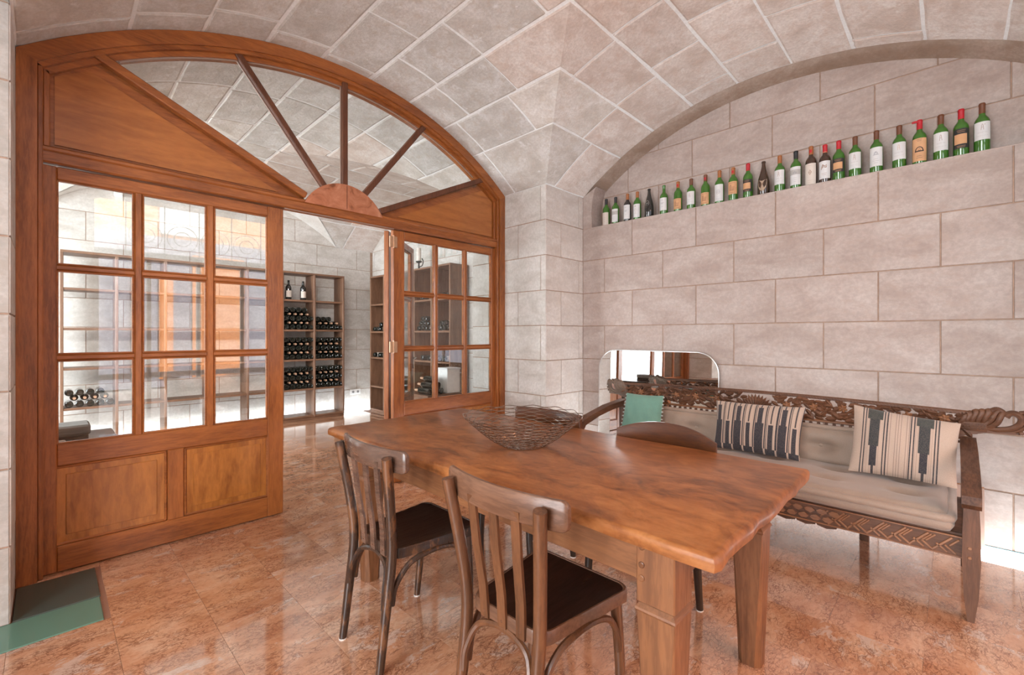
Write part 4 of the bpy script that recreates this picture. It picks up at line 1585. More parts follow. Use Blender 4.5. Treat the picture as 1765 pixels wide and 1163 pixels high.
def pillow(name, label, tl, tr, br, bl, thick, mat, nu=26, nv=18, colfn=None, fringe=False):
    tl, tr, br, bl = map(Vector, (tl, tr, br, bl))
    base = (bl + br) / 2
    r = empty(name, base, label, 'cushion')
    n_ = (tr - tl).cross(bl - tl).normalized()
    if n_.x > 0:
        n_ = -n_

    def pt(u, v, s):
        U, V = 2 * u - 1, 2 * v - 1
        k = 1 - .045 * (1 - abs(V) ** 2) * abs(U) ** 3
        q = 1 - .045 * (1 - abs(U) ** 2) * abs(V) ** 3
        uu, vv = .5 + U * k / 2, .5 + V * q / 2
        p = (bl * (1 - uu) + br * uu) * (1 - vv) + (tl * (1 - uu) + tr * uu) * vv
        h = max(0, (1 - abs(U) ** 2.2) * (1 - abs(V) ** 2.2)) ** .55
        return p + n_ * (thick * .5 * h * s + .003 * math.sin(u * 23 + v * 7) * h)
    mb = MB()
    mb.grid(lambda u, v: pt(u, v, 1), nu, nv, colfn=colfn, flip=False)
    nb = len(mb.f)
    mb.grid(lambda u, v: pt(u, v, -1), nu, nv, flip=True, colfn=(lambda u, v: (.48, .37, .29, 1)) if colfn else None)
    a, b_, c_ = (Vector(mb.v[i]) for i in mb.f[nb // 2][:3])
    if (b_ - a).cross(c_ - a).dot(n_) < 0:
        mb.f = [tuple(reversed(q)) for q in mb.f]
    mb.build('pillow_cover', mat, r, smooth=True, angle=80)
    if fringe:
        fm = MB()
        for (a, b_) in ((bl, tl), (tr, br)):
            for i in range(11):
                p = a.lerp(b_, (i + .5) / 11)
                p = p + (a.lerp(b_, .5) - (bl + br + tl + tr) / 4).normalized() * (-.004)
                d = (p - (bl + br + tl + tr) / 4); d.z = 0; d.normalize()
                fm.tube([p - d * .004, p + d * .010], [.007, .004], 5)
        fm.build('fringe', M['fringe'], r)['kind'] = 'stuff'
    return r


CREAM, INK = (.55, .42, .335, 1), (.026, .028, .040, 1)


def pat_mid(u, v):          # v up; stepped dark columns widen towards the bottom
    x = u * 8.0
    c = x - math.floor(x)
    odd = int(x) % 2
    w1 = (.20 if odd else .34)
    if v < .10: return INK if abs(c - .5) < .42 else CREAM
    if v < .57 - .03 * odd:
        if abs(c - .5) < w1: return INK
    elif v < .90 and not (odd):
        if abs(c - .5) < w1 * .62: return INK
    if abs(c - .02) < .035 or abs(c - .98) < .035 or (v > .57 and abs(c - .5) < .05) or abs(c - .14) < .03: return INK
    k = x * 7
    return (.47, .355, .28, 1) if (k - math.floor(k)) < .25 else CREAM


def pat_right(u, v):
    for cx_ in (.235, .70):
        d = abs(u - cx_)
        if v > .80 and d < .075: return (.045, .055, .052, 1)
        if .40 < v <= .80 and d < .050: return (.032, .038, .042, 1)
        if .10 < v <= .40 and d < .034: return INK
        if v <= .10 and d < .010: return INK
        for q in (.096, .125):
            if abs(d - q) < .0065: return INK
    if .36 < u < .585:
        k = (u - .36) / .225 * 9
        if (k - math.floor(k)) < .16: return (.30, .22, .19, 1)
    for cx_ in (.235, .70):
        if abs(u - cx_) < .13:
            k = (u - cx_) * 62
            if (k - math.floor(k)) < .2: return (.40, .30, .245, 1)
    return CREAM


pillow('throw_pillow', 'square sea-green pillow with a pale tufted edge at the far end of the bench', (3.60, 2.085, .835), (3.60, 1.735, .840), (3.50, 1.720, .520), (3.44, 2.055, .515), .12, M['green'], fringe=True)
pillow('throw_pillow', 'long cream pillow with stepped black columns in the middle of the bench', (3.585, 1.305, .848), (3.585, .715, .858), (3.44, .722, .520), (3.44, 1.275, .520), .13, M['stripe'], 150, 40, pat_mid)
pillow('throw_pillow', 'cream striped pillow with two dark stepped bands at the right end of the bench', (3.59, .455, .905), (3.59, -.030, .850), (3.42, -.015, .520), (3.42, .462, .520), .15, M['stripe'], 170, 46, pat_right)

# ------------------------------------------------------------------ mirror and cardboard behind the bench
mr = empty('wall_mirror', (4.16, 2.12, 0), 'large frameless mirror with rounded top corners leaning behind the bench', 'mirror')
my0, my1, mz1, rd = 1.495, 2.745, 1.192, .20
pp = [(my0, .003), (my1, .003)]
pp += [(my1 - rd + rd * math.cos(math.radians(a)), mz1 - rd + rd * math.sin(math.radians(a))) for a in range(0, 91, 9)]
pp += [(my0 + rd + rd * math.cos(math.radians(a)), mz1 - rd + rd * math.sin(math.radians(a))) for a in range(90, 181, 9)]
MB().prism(pp, lambda a, b, d: (d + (1.2 - b) * -.02, a, b), 4.168, 4.180).build('mirror_glass', M['mirror'], mr)
fm = [(4.170 + (1.2 - b) * -.02, a, b) for a, b in pp]
MB().tube(fm, .006, 6, closed=True).build('mirror_rim', plain('aluminium_rim', (.55, .52, .50), .3, .8), mr)
cbx = empty('cardboard_sheet', (4.16, -.07, 0), 'flattened pinkish cardboard box leaning on the wall behind the bench leg', 'cardboard')
MB().bar((4.085, -.02, .004), (4.165, -.02, .372), .24, .010, up=(1, 0, 0), b=.002).build('cardboard_panel', M['card'], cbx)
MB().bar((4.098, -.02, .004), (4.178, -.02, .376), .24, .006, up=(1, 0, 0), b=.001).build('cardboard_flap', plain('orange_tape_card', (.50, .24, .12), .8), cbx)

# ------------------------------------------------------------------ wine bottles in the niche
BXN = 4.292


def cyl_patch(r, a0, a1, z0, z1, n=10, x=0, y=0):
    def f(u, v):
        a = a0 + (a1 - a0) * u
        return (x + r * math.cos(a), y + r * math.sin(a), z0 + (z1 - z0) * v)
    return f


def wrap(r, s, z, lift=.0012):   # s: metres to the right as seen from the room (facing -x)
    a = PI + s / r * 1.0
    return ((r + lift) * math.cos(a), (r + lift) * math.sin(a), z)


def strokes(mb, r, segs, w=.0012):
    for (s0, z0, s1, z1) in segs:
        k = max(1, int(abs(s1 - s0) / .012) + 1)
        dx, dz = s1 - s0, z1 - z0
        ln = math.hypot(dx, dz) or 1
        nx, nz = -dz / ln * w / 2, dx / ln * w / 2
        vs = []
        for i in range(k + 1):
            t = i / k
            s, z = s0 + dx * t, z0 + dz * t
            vs += [wrap(r, s + nx, z + nz), wrap(r, s - nx, z - nz)]
        mb.add(vs, [(2 * i, 2 * i + 1, 2 * i + 3, 2 * i + 2) for i in range(k)])


def text_on(mb, r, txt, s, z, size):
    cu = bpy.data.curves.new('txt', 'FONT')
    cu.body = txt
    cu.size = size
    cu.align_x = 'CENTER'
    cu.resolution_u = 1
    ob = bpy.data.objects.new('txt', cu)
    COL.objects.link(ob)
    dg = bpy.context.evaluated_depsgraph_get()
    me = ob.evaluated_get(dg).to_mesh()
    mb.add([wrap(r, s + v.co.x, z + v.co.y) for v in me.vertices], [tuple(p.vertices) for p in me.polygons])
    ob.evaluated_get(dg).to_mesh_clear()
    bpy.data.objects.remove(ob)
    bpy.data.curves.remove(cu)


def make_bottle(H, R, glassm, cap, paper, lz, style, champ=False):
    r = empty('wine_bottle', (0, 0, 0))
    if champ:
        prof = [(R * .90, 0), (R, .006), (R, .33 * H), (R * .97, .42 * H), (R * .86, .52 * H), (R * .66, .64 * H), (R * .44, .77 * H), (R * .33, .86 * H), (R * .29, .95 * H), (R * .36, .955 * H), (R * .36, .985 * H), (R * .30, H)]
    else:
        prof = [(R * .92, 0), (R, .006), (R, .60 * H), (R * .985, .63 * H), (R * .92, .665 * H), (R * .78, .70 * H), (R * .58, .735 * H), (R * .44, .765 * H), (R * .385, .80 * H), (R * .37, .95 * H), (R * .40, .955 * H), (R * .40, .985 * H), (R * .33, H)]
    MB().lathe(prof, 20).build('bottle_glass', M[glassm], r, smooth=True, angle=50)
    if cap:
        k = .40 * R + .0006
        MB().lathe([(k, .795 * H), (k * .985, .945 * H), (k * 1.06, .955 * H), (k * 1.06, .985 * H), (k * .86, 1.002 * H)], 16).build('capsule', M[cap], r, smooth=True, angle=50)
        if style in ('redcap', 'horse'):
            bd = MB().lathe([(k * 1.005, .80 * H), (k * 1.005, .815 * H)], 16)
            bd.build('gold_band', M['ink_gold'], r, smooth=True)
        if style in ('house_o', 'first_r', 'diamond', 'arch_o'):
            sp = MB().grid(lambda u, v: (k * 1.012 * math.cos(PI - .6 + 1.2 * u), k * 1.012 * math.sin(PI - .6 + 1.2 * u), (.84 + .07 * v) * H), 5, 1)
            sp.build('capsule_seal', M['cap_red'], r, smooth=True)
    if not paper:
        return r
    z0, z1 = lz[0] * H, lz[1] * H
    aw = 1.15
    if style == 'shield':
        z0, z1 = .12 * H, .50 * H
        pl_ = [(-.037, .455), (-.018, .435), (0, .415), (.018, .435), (.037, .455), (.036, .33), (.028, .22), (.013, .15), (0, .135), (-.013, .15), (-.028, .22), (-.036, .33)]
        mb = MB()

        def rz(z):
            q = z / H
            return R * (1.0 if q < .33 else 1 - .03 * (q - .33) / .09 if q < .42 else .97 - .11 * (q - .42) / .1)
        vs = [wrap(rz(b * H), a, b * H, .0012) for a, b in pl_] + [wrap(rz(.31 * H), 0, .31 * H, .0012)]
        mb.add(vs, [(12, (i + 1) % 12, i) for i in range(12)])
        lb = mb.build('label', M[paper], r)
        pm = MB()
        strokes(pm, R, [(-.014, .33 * H, .014, .33 * H), (-.010, .35 * H, .010, .35 * H), (-.012, .29 * H, .012, .29 * H), (-.006, .235 * H, .006, .235 * H)], .0015)
        pm.build('label_print', M['ink_brown'], lb)
        return r
    if style == 'neckshield':
        pm = MB()
        for q in range(12):
            a = q * PI / 6; b2 = (q + 1) * PI / 6
            strokes(pm, R * .93, [(.020 * math.cos(a), .50 * H + .024 * math.sin(a), .020 * math.cos(b2), .50 * H + .024 * math.sin(b2))], .002)
        strokes(pm, R * .93, [(-.012, .49 * H, .012, .51 * H), (-.008, .47 * H, .010, .485 * H)], .002)
        pm.build('label_print', M['ink_faint'], r)
        return r
    lb = MB().grid(cyl_patch(R + .0007, PI - aw, PI + aw, z0, z1), 14, 1, flip=False).build('label', M[paper], r, smooth=True)
    pm = MB()
    hh = z1 - z0

    def Z(q): return z0 + hh * q

    def rows(qs, w=.018, th=.0012):
        strokes(pm, R, [(-w * k, Z(q), w * k, Z(q)) for q, k in qs], th)
    ink = 'ink_grey'
    if style in ('tower', 'tower_o', 'tower_star'):
        ink = 'ink_brown' if style != 'tower_o' else 'ink_gold'
        c = Z(.70); s_ = hh * .16
        strokes(pm, R, [(-.006, c - s_, -.003, c + s_ * .7), (.006, c - s_, .003, c + s_ * .7), (-.0035, c + s_ * .75, .0035, c + s_ * .75), (-.005, c - s_ * .1, .005, c - s_ * .1), (-.003, c + s_, .003, c + s_)], .0016)
        if style == 'tower_star':
            strokes(pm, R, [(.009, c + s_ * .8, .014, c + s_ * .8), (.0115, c + s_ * .6, .0115, c + s_)], .0012)
        p2 = MB()
        text_on(p2, R, 'GRAND VIN', 0, Z(.38), .0085)
        text_on(p2, R, 'CHATEAU LATOUR', 0, Z(.20), .0065)
        p2.build('label_lettering', M['ink_faint'], lb)
    elif style in ('castle', 'castle_band', 'arc_house'):
        c = Z(.66)
        if style == 'castle_band':
            MB().grid(cyl_patch(R + .0011, PI - aw, PI + aw, Z(.56), Z(.84)), 10, 1).build('label_band', M['ink_faint'], lb, smooth=True)
        strokes(pm, R, [(-.016, c - .006, .016, c - .006), (-.010, c + .006, .010, c + .006), (-.010, c - .006, -.010, c + .008), (.010, c - .006, .010, c + .008), (0, c + .006, 0, c + .014), (-.005, c - .005, -.005, c + .005), (.005, c - .005, .005, c + .005), (-.018, c - .010, .018, c - .009)], .0016)
        if style == 'arc_house':
            strokes(pm, R, [(-.008, c + .010, .008, c + .010), (-.006, c + .014, .006, c + .014)], .0016)
        rows([(.38, .8), (.28, 1.0), (.18, .6)])
    elif style == 'script':
        rows([(.84, .5), (.80, .35), (.60, .9), (.52, .5), (.30, .6)])
        strokes(pm, R, [(-.014, Z(.52), -.006, Z(.62)), (-.006, Z(.62), .002, Z(.52)), (.002, Z(.52), .012, Z(.64))], .0016)
    elif style == 'dot':
        pm.add([wrap(R, .005 * math.cos(a * PI / 5) - .004, Z(.84) + .005 * math.sin(a * PI / 5)) for a in range(10)], [tuple(range(10))])
        rows([(.64, .6), (.54, .9), (.40, .5), (.3, .8)])
        ink = 'ink_brown'
    elif style == 'crest':
        for rr_ in (.017, .011, .005):
            for q in range(14):
                a, b2 = q * PI / 7, (q + 1) * PI / 7
                strokes(pm, R, [(rr_ * math.cos(a), Z(.55) + rr_ * 1.2 * math.sin(a), rr_ * math.cos(b2), Z(.55) + rr_ * 1.2 * math.sin(b2))], .0013)
        rows([(.14, .8), (.08, .6)])
    elif style in ('house_o', 'first_r'):
        rows([(.88, 1.2), (.12, 1.2)], .022, .0026)
        strokes(pm, R, [(-.016, Z(.32), -.016, Z(.66)), (-.008, Z(.32), -.008, Z(.72)), (.004, Z(.32), .004, Z(.6)), (.014, Z(.34), .018, Z(.62)), (-.02, Z(.30), .02, Z(.30)), (-.018, Z(.68), -.006, Z(.74))], .004)
        ink = 'ink_brown'
    elif style == 'picture':
        MB().grid(cyl_patch(R + .0012, PI - .9, PI + .75, Z(.22), Z(.72)), 8, 1).build('label_picture', M['ink_gold'], lb, smooth=True)
        rows([(.90, 1.1), (.82, .9), (.12, 1.1), (.06, .9)], .020, .0014)
        ink = 'ink_gold'
    elif style == 'diamond':
        c = Z(.60)
        for k in (1, .75):
            strokes(pm, R, [(0, c + .020 * k, .011 * k, c), (.011 * k, c, 0, c - .020 * k), (0, c - .020 * k, -.011 * k, c), (-.011 * k, c, 0, c + .020 * k)], .0014)
        rows([(.90, .7), (.24, .9), (.16, .8), (.08, .9)], .016, .0010)
        strokes(pm, R, [(-.003, c, .003, c)], .005)
        ink = 'ink_brown'
    elif style == 'horse':
        strokes(pm, R, [(-.020, Z(.52), -.010, Z(.80)), (-.010, Z(.80), .004, Z(.70)), (.004, Z(.70), .018, Z(.76)), (-.004, Z(.66), .016, Z(.62)), (-.014, Z(.60), -.004, Z(.74)), (.010, Z(.60), .018, Z(.70))], .004)
        rows([(.30, 1.0), (.22, .8)], .018, .0014)
        ink = 'ink_brown'
    elif style == 'arch_o':
        c = Z(.45)
        for q in range(9):
            a, b2 = q * PI / 9, (q + 1) * PI / 9
            strokes(pm, R, [(.020 * math.cos(a), c + .026 * math.sin(a), .020 * math.cos(b2), c + .026 * math.sin(b2))], .006)
        strokes(pm, R, [(-.024, c - .003, .024, c - .003)], .008)
        strokes(pm, R, [(-.006, c + .002, -.003, c + .014), (.006, c + .002, .003, c + .014), (-.006, c + .002, .006, c + .002), (-.003, c + .014, .003, c + .014)], .0016)
        rows([(.94, .8), (.88, .6), (.22, .7), (.14, .9)], .018, .0018)
        ink = 'ink_dark'
    elif style == 'plain':
        rows([(.62, .5), (.5, .6), (.30, .5)], .016, .001)
        ink = 'ink_brown'
    pm.build('label_print', M[ink], lb)
    return r


G_, BR, BK = 'bottle_green', 'bottle_brown', 'bottle_black'
NB = [  # Y, H, glass, capsule, paper, label zone, style, look
    (2.737, .306, G_, 'cap_black', 'paper_cream', (.04, .50), 'plain', 'black capsule and cream label, leftmost on the ledge'),
    (2.620, .303, G_, 'cap_black', 'paper_white', (.10, .56), 'castle_band', 'black capsule, grey banded label, second from the left'),
    (2.476, .308, BK, 'cap_orange', 'paper_white', (.12, .60), 'script', 'dark glass, orange capsule and tall white label, third from the left'),
    (2.361, .305, G_, 'cap_orange', 'paper_white', (.11, .56), 'dot', 'orange capsule, seal on white label, fourth from the left'),
    (2.228, .305, BK, None, 'x', (0, 0), 'neckshield', 'black sparkling wine bottle without capsule, left part of ledge'),
    (2.069, .305, G_, None, 'paper_white', (.16, .57), 'script', 'bare green neck and white label, sixth from the left'),
    (1.924, .307, G_, 'cap_orange', 'paper_orange', (.11, .44), 'first_r', 'orange label and orange capsule, seventh from the left'),
    (1.795, .304, G_, 'cap_brown', 'paper_white', (.17, .58), 'tower', 'brown capsule and tower label, leftmost of its kind'),
    (1.660, .309, G_, 'cap_brown', 'paper_orange', (.09, .44), 'first_r', 'brown capsule and low orange label, ninth from the left'),
    (1.534, .315, G_, 'cap_orange', 'paper_white', (.10, .58), 'crest', 'orange capsule and round crest on a white label'),
    (1.415, .312, G_, 'cap_orange', 'paper_orange', (.22, .58), 'house_o', 'red sealed orange capsule and orange house label'),
    (1.292, .316, G_, 'cap_red', 'paper_black', (.20, .54), 'picture', 'red capsule and black picture label, leftmost of the black labelled ones'),
    (1.168, .302, BR, None, 'paper_beige', (.1, .4), 'shield', 'brown sparkling wine bottle with a beige shield label'),
    (1.045, .316, G_, 'cap_orange', 'paper_white', (.22, .60), 'tower', 'orange capsule and tower label, just right of the beige shield bottle'),
    (.928, .322, G_, 'cap_black', 'paper_white', (.12, .58), 'castle_band', 'black capsule and castle band on white label, middle of the ledge'),
    (.822, .330, BR, 'cap_orange', 'paper_cream', (.02, .56), 'diamond', 'brown glass and tall cream label with a diamond emblem'),
    (.728, .316, BR, 'cap_red', 'paper_white', (.13, .57), 'horse', 'brown glass, red capsule and white label with russet drawing'),
    (.639, .320, G_, 'cap_red', 'paper_black', (.22, .55), 'picture', 'red capsule and black picture label, beside the russet drawing label'),
    (.537, .322, G_, 'cap_brown', 'paper_white', (.22, .60), 'tower', 'brown capsule and tower label, right of the middle black labelled one'),
    (.410, .326, G_, 'cap_brown', 'paper_white', (.17, .60), 'arc_house', 'brown capsule and grey arch building on white label'),
    (.281, .323, G_, 'cap_brown', 'paper_white', (.22, .60), 'tower_o', 'brown capsule and orange tower on white label'),
    (.172, .327, G_, 'cap_red', 'paper_orange', (.09, .58), 'arch_o', 'peeled red wax tag and orange arch label'),
    (.063, .327, G_, 'cap_brown', 'paper_white', (.22, .60), 'tower', 'brown capsule and tower label, third from the right end'),
    (-.036, .331, G_, 'cap_red', 'paper_black', (.18, .58), 'picture', 'red capsule and black picture label, second from the right end'),
    (-.134, .336, G_, 'cap_brown', 'paper_white', (.26, .61), 'tower_star', 'brown capsule and starred tower label, last at the right end'),
]
for Y, H, gl, cap, pap, lz, st, look in NB:
    ch = st in ('neckshield', 'shield')
    b = make_bottle(H, .047 if ch else .0395, gl, cap, pap, lz, st, ch)
    gw = 'brown' if gl == BR else 'green' if gl == G_ else ''
    lab = look if ('glass' in look or 'bottle' in look) else ('green wine bottle with ' + look)
    if 'glass' in lab and 'bottle' not in lab:
        lab = 'wine bottle with ' + lab
    tag(b, lab, 'bottle', 'wine bottles on the wall ledge')
    if st == 'arch_o':
        tg = MB().tube([(-.012, .0, .958 * H), (-.016, .024, .962 * H), (-.018, .040, .955 * H)], [.004, .009, .007], 8)
        tg.build('wax_tag', M['cap_red'], b, smooth=True)
    b.location = (BXN, Y, LEDGE + .002)


# ------------------------------------------------------------------ wine cellar racks
def rack(name, label, org, dx, dy, cols, depth, heights, zbot, ztop, th=.028, back=None, panel=None, closed=False):
    """shelving along dx from org; dy points into the depth; cols = post offsets"""
    r = empty(name, org, label, 'shelf')
    dx, dy = Vector(dx), Vector(dy)
    o = Vector(org)

    def bx(a0, a1, d0, d1, z0, z1, nm, ax):
        p, q = o + dx * a0 + dy * d0, o + dx * a1 + dy * d1
        MB().box((p.x, p.y, z0), (q.x, q.y, z1), .003).build(nm, M['shelf' + ax], r)
    A0, A1 = cols[0], cols[-1]
    for c in cols:
        bx(c - th / 2, c + th / 2, 0, depth, zbot, ztop - th, 'upright', 'Z')
    ax = 'X' if abs(dx.x) > .5 else 'Y'
    bx(A0 - th / 2, A1 + th / 2, 0, depth, ztop - th, ztop, 'top_board', ax)
    for h in heights:
        for c0, c1 in zip(cols[:-1], cols[1:]):
            bx(c0 + th / 2, c1 - th / 2, 0.004, depth, h - th, h, 'shelf_board', ax)
    bx(A0 - th / 2, A1 + th / 2, .02, depth - .02, 0, zbot, 'plinth', ax)
    if closed:
        p, q = o + dx * A0 + dy * (depth - .012), o + dx * A1 + dy * depth
        MB().box((p.x, p.y, zbot), (q.x, q.y, ztop)).build('back_board', M['shelfZ'], r)
    return r


RY, PIT = 7.30, .4775
colA = [.108 + PIT * i for i in range(8)]
SH = [.075, .503, .966, 1.433, 1.898]
rack('wine_rack', 'open wooden wine rack along the cellar back wall, stocked at its right end', (0, RY, 0), (1, 0, 0), (0, 1, 0), colA, .34, SH, .045, 2.330)
rack('wine_rack', 'tall wooden wine rack with a back board along the cellar side wall', (3.90, 0, 0), (0, 1, 0), (1, 0, 0), [5.02, 5.46, 5.90, 6.35, 6.80, 7.24], .33, [.085, .480, .970, 1.412, 1.875], .05, 2.355, closed=True)

# lying bottles: 'butt' shows the punt, 'neck' shows the capsule
BL, BRD = .300, .0385


def lying(kind):
    prof = [(BRD * .35, .012), (BRD * .62, .010), (BRD * .80, .0), (BRD * .97, .004), (BRD, .02), (BRD, .185), (BRD * .8, .212), (BRD * .42, .235), (BRD * .37, .245), (BRD * .37, .288), (BRD * .40, .290), (BRD * .36, BL)]
    mis = [0, 0, 0, 0, 0, 0, 0, 1, 1, 1, 1]
    mb = MB()
    if kind == 'butt':
        mb.lathe(prof, 12, (0, 0, 0), (0, 1, 0), mis=mis)
    else:
        mb.lathe(prof, 12, (0, BL, 0), (0, -1, 0), mis=mis)
    return mb.mesh('lying_bottle', [M['cellar_glass'], M['cap_tan']], smooth=True, angle=40)


ME = {k: lying(k) for k in ('butt', 'neck')}
mlab = MB().lathe([(BRD * .7, .0), (BRD, .012), (BRD, .05), (BRD + .0006, .052), (BRD + .0006, .15), (BRD, .152), (BRD, .185), (BRD * .8, .212), (BRD * .4, .24), (BRD * .37, BL)], 12, (0, 0, 0), (0, 1, 0), mis=[0, 0, 0, 1, 1, 1, 0, 0, 0])
ME['labelled'] = mlab.mesh('labelled_bottle', [M['cellar_glass'], M['paper_cream']], smooth=True, angle=40)
ORD = ['first', 'second', 'third', 'fourth', 'fifth', 'sixth']


def put(kind, loc, rz, label, group):
    o = bpy.data.objects.new('wine_bottle', ME[kind])
    COL.objects.link(o)
    o.location = loc
    o.rotation_euler = (0, 0, rz)
    return tag(o, label, 'bottle', group)


def fill(c0, c1, z, layers, where, group):
    w = c1 - c0
    for li, nlay in enumerate(layers):
        butt = li % 2 == 0
        if butt:
            n_ = 5
            xs = [c0 + .046 + (w - .092) * k / 4 for k in range(5)]
        else:
            xs = [c0 + .046 + (w - .092) * (k + .5) / 4 for k in range(4)]
        for k, x in enumerate(xs[:nlay] if nlay > 0 else xs[nlay:]):
            put('butt' if butt else 'neck', (x, RY + .012 + RND.uniform(0, .012), z + BRD + .001 + li * .0672), 0,
                'dark wine bottle, %s from left, %s layer, %s cell of back rack' % (ORD[k], ORD[li], where), group)


XA = [colA[5] + .014, colA[6] - .014, colA[6] + .014, colA[7] - .014]
fill(XA[0], XA[1], SH[1], [5, 4, 5, 4, 5], 'lower left stocked', 'bottles lying in the lower left cell')
fill(XA[2], XA[3], SH[1], [5, 4, 5, 4, 5], 'lower right stocked', 'bottles lying in the lower right cell')
fill(XA[0], XA[1], SH[2], [5, 4, 5, 4, 5], 'middle left stocked', 'bottles lying in the middle left cell')
fill(XA[2], XA[3], SH[2], [5, 4, 5, 4, 5], 'middle right stocked', 'bottles lying in the middle right cell')
fill(XA[0], XA[1], SH[3], [5, 4, 5, 4, 4], 'upper left stocked', 'bottles lying in the upper left cell')
fill(XA[2], XA[3], SH[3], [5, 4, 3], 'upper right stocked', 'bottles lying in the upper right cell')
fill(colA[0] + .014, colA[1] - .014, SH[1], [5, 4, 4], 'far left', 'bottles lying in the far left cell')
for k, x in enumerate((XA[0] + .095, XA[0] + .315)):
    b = make_bottle(.30, .043, BK, None, 'paper_cream', (.12, .46), 'plain')
    b.rotation_euler = (0, 0, PI / 2)
    b.location = (x, RY + .09, SH[4] + .001)
    tag(b, ('left' if k == 0 else 'right') + ' of the two bottles standing in the top cell of the back rack', 'bottle', 'bottles standing in the back rack')
# bottles in the side rack (facing -x)
side = [(6.40, 6.78, 1.412, [(0, 0), (1, 0), (2, 0), (2.5, 1)], 'upper far cell'), (6.84, 7.20, 1.412, [(0, 0), (1, 0), (2, 0), (3, 0), (0.5, 1)], 'upper end cell'),
        (6.84, 7.20, .970, [(0, 0), (1, 0), (3, 0)], 'middle end cell'), (6.40, 6.78, .970, [(0, 0), (1, 0)], 'middle far cell'),
        (5.94, 6.32, 1.412, [(0, 0), (1, 0), (2, 0), (3, 0), (.5, 1), (1.5, 1), (2.5, 1), (0, 2), (1, 2), (2, 2)], 'upper third cell'),
        (5.50, 5.86, 1.412, [(0, 0), (1, 0), (2, 0), (3, 0), (.5, 1), (1.5, 1), (2.5, 1), (1, 2), (2, 2)], 'upper second cell'),
        (5.06, 5.44, 1.412, [(0, 0), (1, 0), (2, 0), (.5, 1), (1.5, 1)], 'upper near cell'),
        (5.50, 5.86, .970, [(0, 0), (2, 0)], 'middle second cell'), (5.06, 5.44, .970, [(1, 0), (3, 0)], 'middle near cell'),
        (5.50, 5.86, .480, [(0, 0), (1, 0), (2, 0), (3, 0)], 'lower second cell'), (5.94, 6.32, .480, [(0, 0), (1, 0), (2, 0)], 'lower third cell'),
        (5.06, 5.44, .480, [(0, 0), (1, 0), (2, 0), (3, 0), (.5, 1), (1.5, 1), (2.5, 1)], 'lower near cell'),
        (5.06, 5.44, 1.875, [(0, 0), (1, 0), (2, 0)], 'top near cell'), (5.50, 5.86, 1.875, [(1, 0), (2, 0)], 'top second cell')]
LAY = ['bottom', 'second', 'third']
for y0, y1, z, lst, where in side:
    for k, (c, l) in enumerate(lst):
        put('labelled' if (k % 3 != 1) else 'butt', (3.915, y0 + .045 + c * .088, z + BRD + .001 + l * .070), -PI / 2,
            'bottle in %s of side rack, %s layer, %s along' % (where, LAY[l], ORD[min(5, int(c))] if c == int(c) else 'between ' + ORD[int(c)] + ' and ' + ORD[int(c) + 1]), 'bottles lying in the side rack')

# socket plate, wall lamp, candlestick
so = empty('wall_socket', (3.90, 7.79, .315), 'white double power socket low on the cellar back wall', 'socket')
MB().box((3.80, 7.778, .275), (4.0, 7.795, .365), .004).build('socket_plate', M['white'], so)
for x in (3.855, 3.945):
    MB().lathe([(.022, 0), (.022, .004)], 12, (x, 7.778, .318), (0, -1, 0)).build('socket_outlet', plain('grey_outlet', (.25, .25, .25), .5), so)
wlp = empty('wall_lamp', (.633, 7.785, 3.18), 'small white wall lamp high on the cellar back wall', 'lamp')
MB().box((.590, 7.70, 3.15), (.680, 7.785, 3.25), .01).build('lamp_body', M['white'], wlp)
MB().box((.600, 7.71, 3.145), (.670, 7.775, 3.152)).build('lamp_lens', newmat('lamp_lens', (.9, .9, .9), .4, emis=(1, .96, .9), estr=2.0)[0], wlp)
cs = empty('candlestick', (4.0, 5.914, 2.356), 'black iron candlestick with an ivory candle on top of the side rack', 'candlestick')
mb = MB().lathe([(.07, 0), (.06, .012), (.015, .02), (.012, .10), (.045, .115), (.05, .13)], 14, (4.0, 5.914, 2.356))
mb.tube(arc_path([(4.0, 5.914, 2.40), (4.0, 5.83, 2.41), (4.0, 5.80, 2.47), (4.0, 5.83, 2.52)], 4), .008, 6)
mb.build('iron_holder', M['black'], cs, smooth=True)
MB().lathe([(.036, 0), (.036, .20), (.03, .205)], 14, (4.0, 5.914, 2.487)).build('candle', M['cream'], cs, smooth=True)

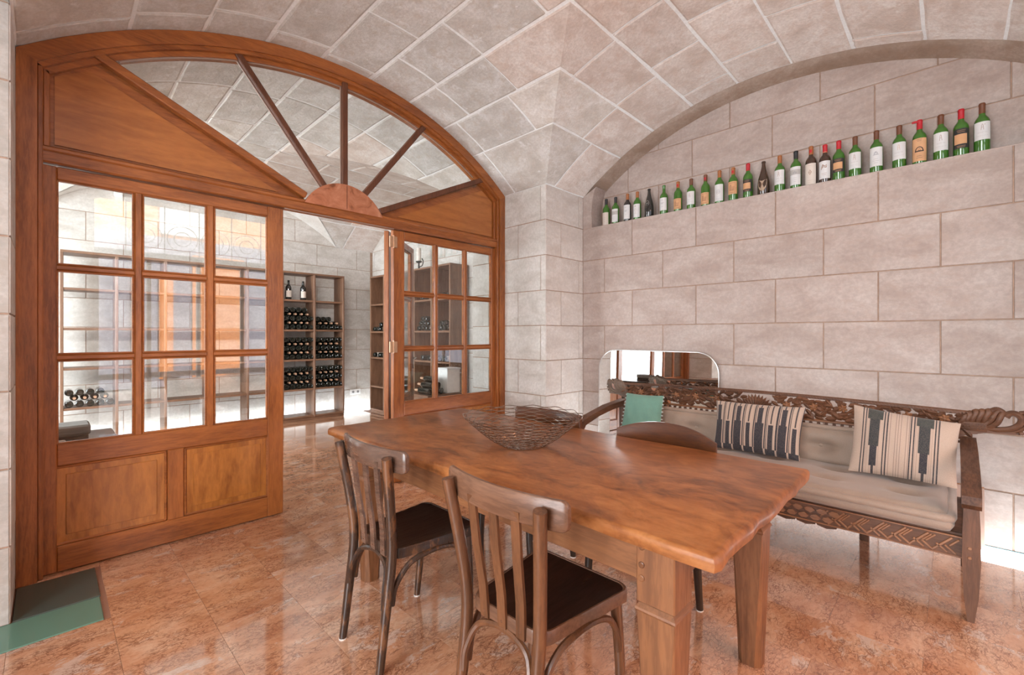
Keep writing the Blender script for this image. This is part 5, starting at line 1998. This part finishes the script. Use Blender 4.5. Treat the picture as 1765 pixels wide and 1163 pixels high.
# chest with a grey box, lower left of the cellar
ct = empty('storage_chest', (.10, 4.55, 0), 'dark low wooden chest in the cellar behind the left door', 'chest')
MB().box((-.35, 4.22, .0), (.34, 4.85, .56), .006).build('chest_body', M['dark_wood'], ct)
MB().box((-.37, 4.20, .56), (.36, 4.87, .600), .006).build('chest_lid', M['dark_wood'], ct)
bxo = empty('wooden_box', (.06, 4.36, .600), 'grey weathered box on the dark chest behind the left door', 'box')
MB().box((-.10, 4.26, .600), (.195, 4.48, .665), .005).build('box_body', M['dark_wood'], bxo)
MB().box((-.11, 4.25, .665), (.205, 4.49, .735), .012).build('box_lid', M['grey_wood'], bxo)
MB().tube([(.02, 4.255, .635), (.025, 4.245, .645), (.075, 4.245, .645), (.08, 4.255, .635)], .005, 6).build('box_handle', M['white'], bxo)
# carton on a bin of bottles behind the right door
bn2 = empty('side_cabinet', (3.36, 4.60, 0), 'low wooden cabinet behind the right door leaf', 'cabinet')
MB().box((3.05, 4.32, 0), (3.53, 4.95, .62), .006).build('cabinet_body', M['shelfX'], bn2)
MB().box((3.03, 4.30, .62), (3.54, 4.97, .65), .005).build('cabinet_top', M['shelfX'], bn2)
ctn = empty('white_carton', (3.42, 4.42, .65), 'white carton on the low cabinet behind the right door panes', 'box')
MB().box((3.33, 4.33, .651), (3.525, 4.52, .945), .004).build('carton_body', M['white'], ctn)
MB().box((3.325, 4.325, .93), (3.53, 4.525, .951), .002).build('carton_flap', M['paper_white'], ctn)
for k, (x, z, l) in enumerate([(3.09, 0, 1), (3.17, 0, 1), (3.25, 0, 1), (3.13, 1, 2), (3.21, 1, 2), (3.17, 2, 3)]):
    put('butt', (x, 4.34, .65 + BRD + .001 + z * .068), 0, 'dark bottle beside the white carton, %s layer, %s in the pile' % (LAY[z], ORD[k]), 'bottle pile beside the white carton')

# small paper scrap on the floor
ps = MB()
P0 = (1.02, 1.36)
ps.add([(P0[0], P0[1], .002), (P0[0] + .022, P0[1] - .004, .008), (P0[0] + .024, P0[1] + .016, .003), (P0[0] + .004, P0[1] + .014, .012), (P0[0] + .012, P0[1] + .006, .0005)],
       [(0, 1, 3), (1, 2, 3), (0, 4, 1), (1, 4, 2), (2, 4, 3), (3, 4, 0)])
tag(ps.build('paper_scrap', M['white'], base=(P0[0], P0[1], 0)), 'tiny torn white paper scrap on the marble between the two near chairs', 'scrap')
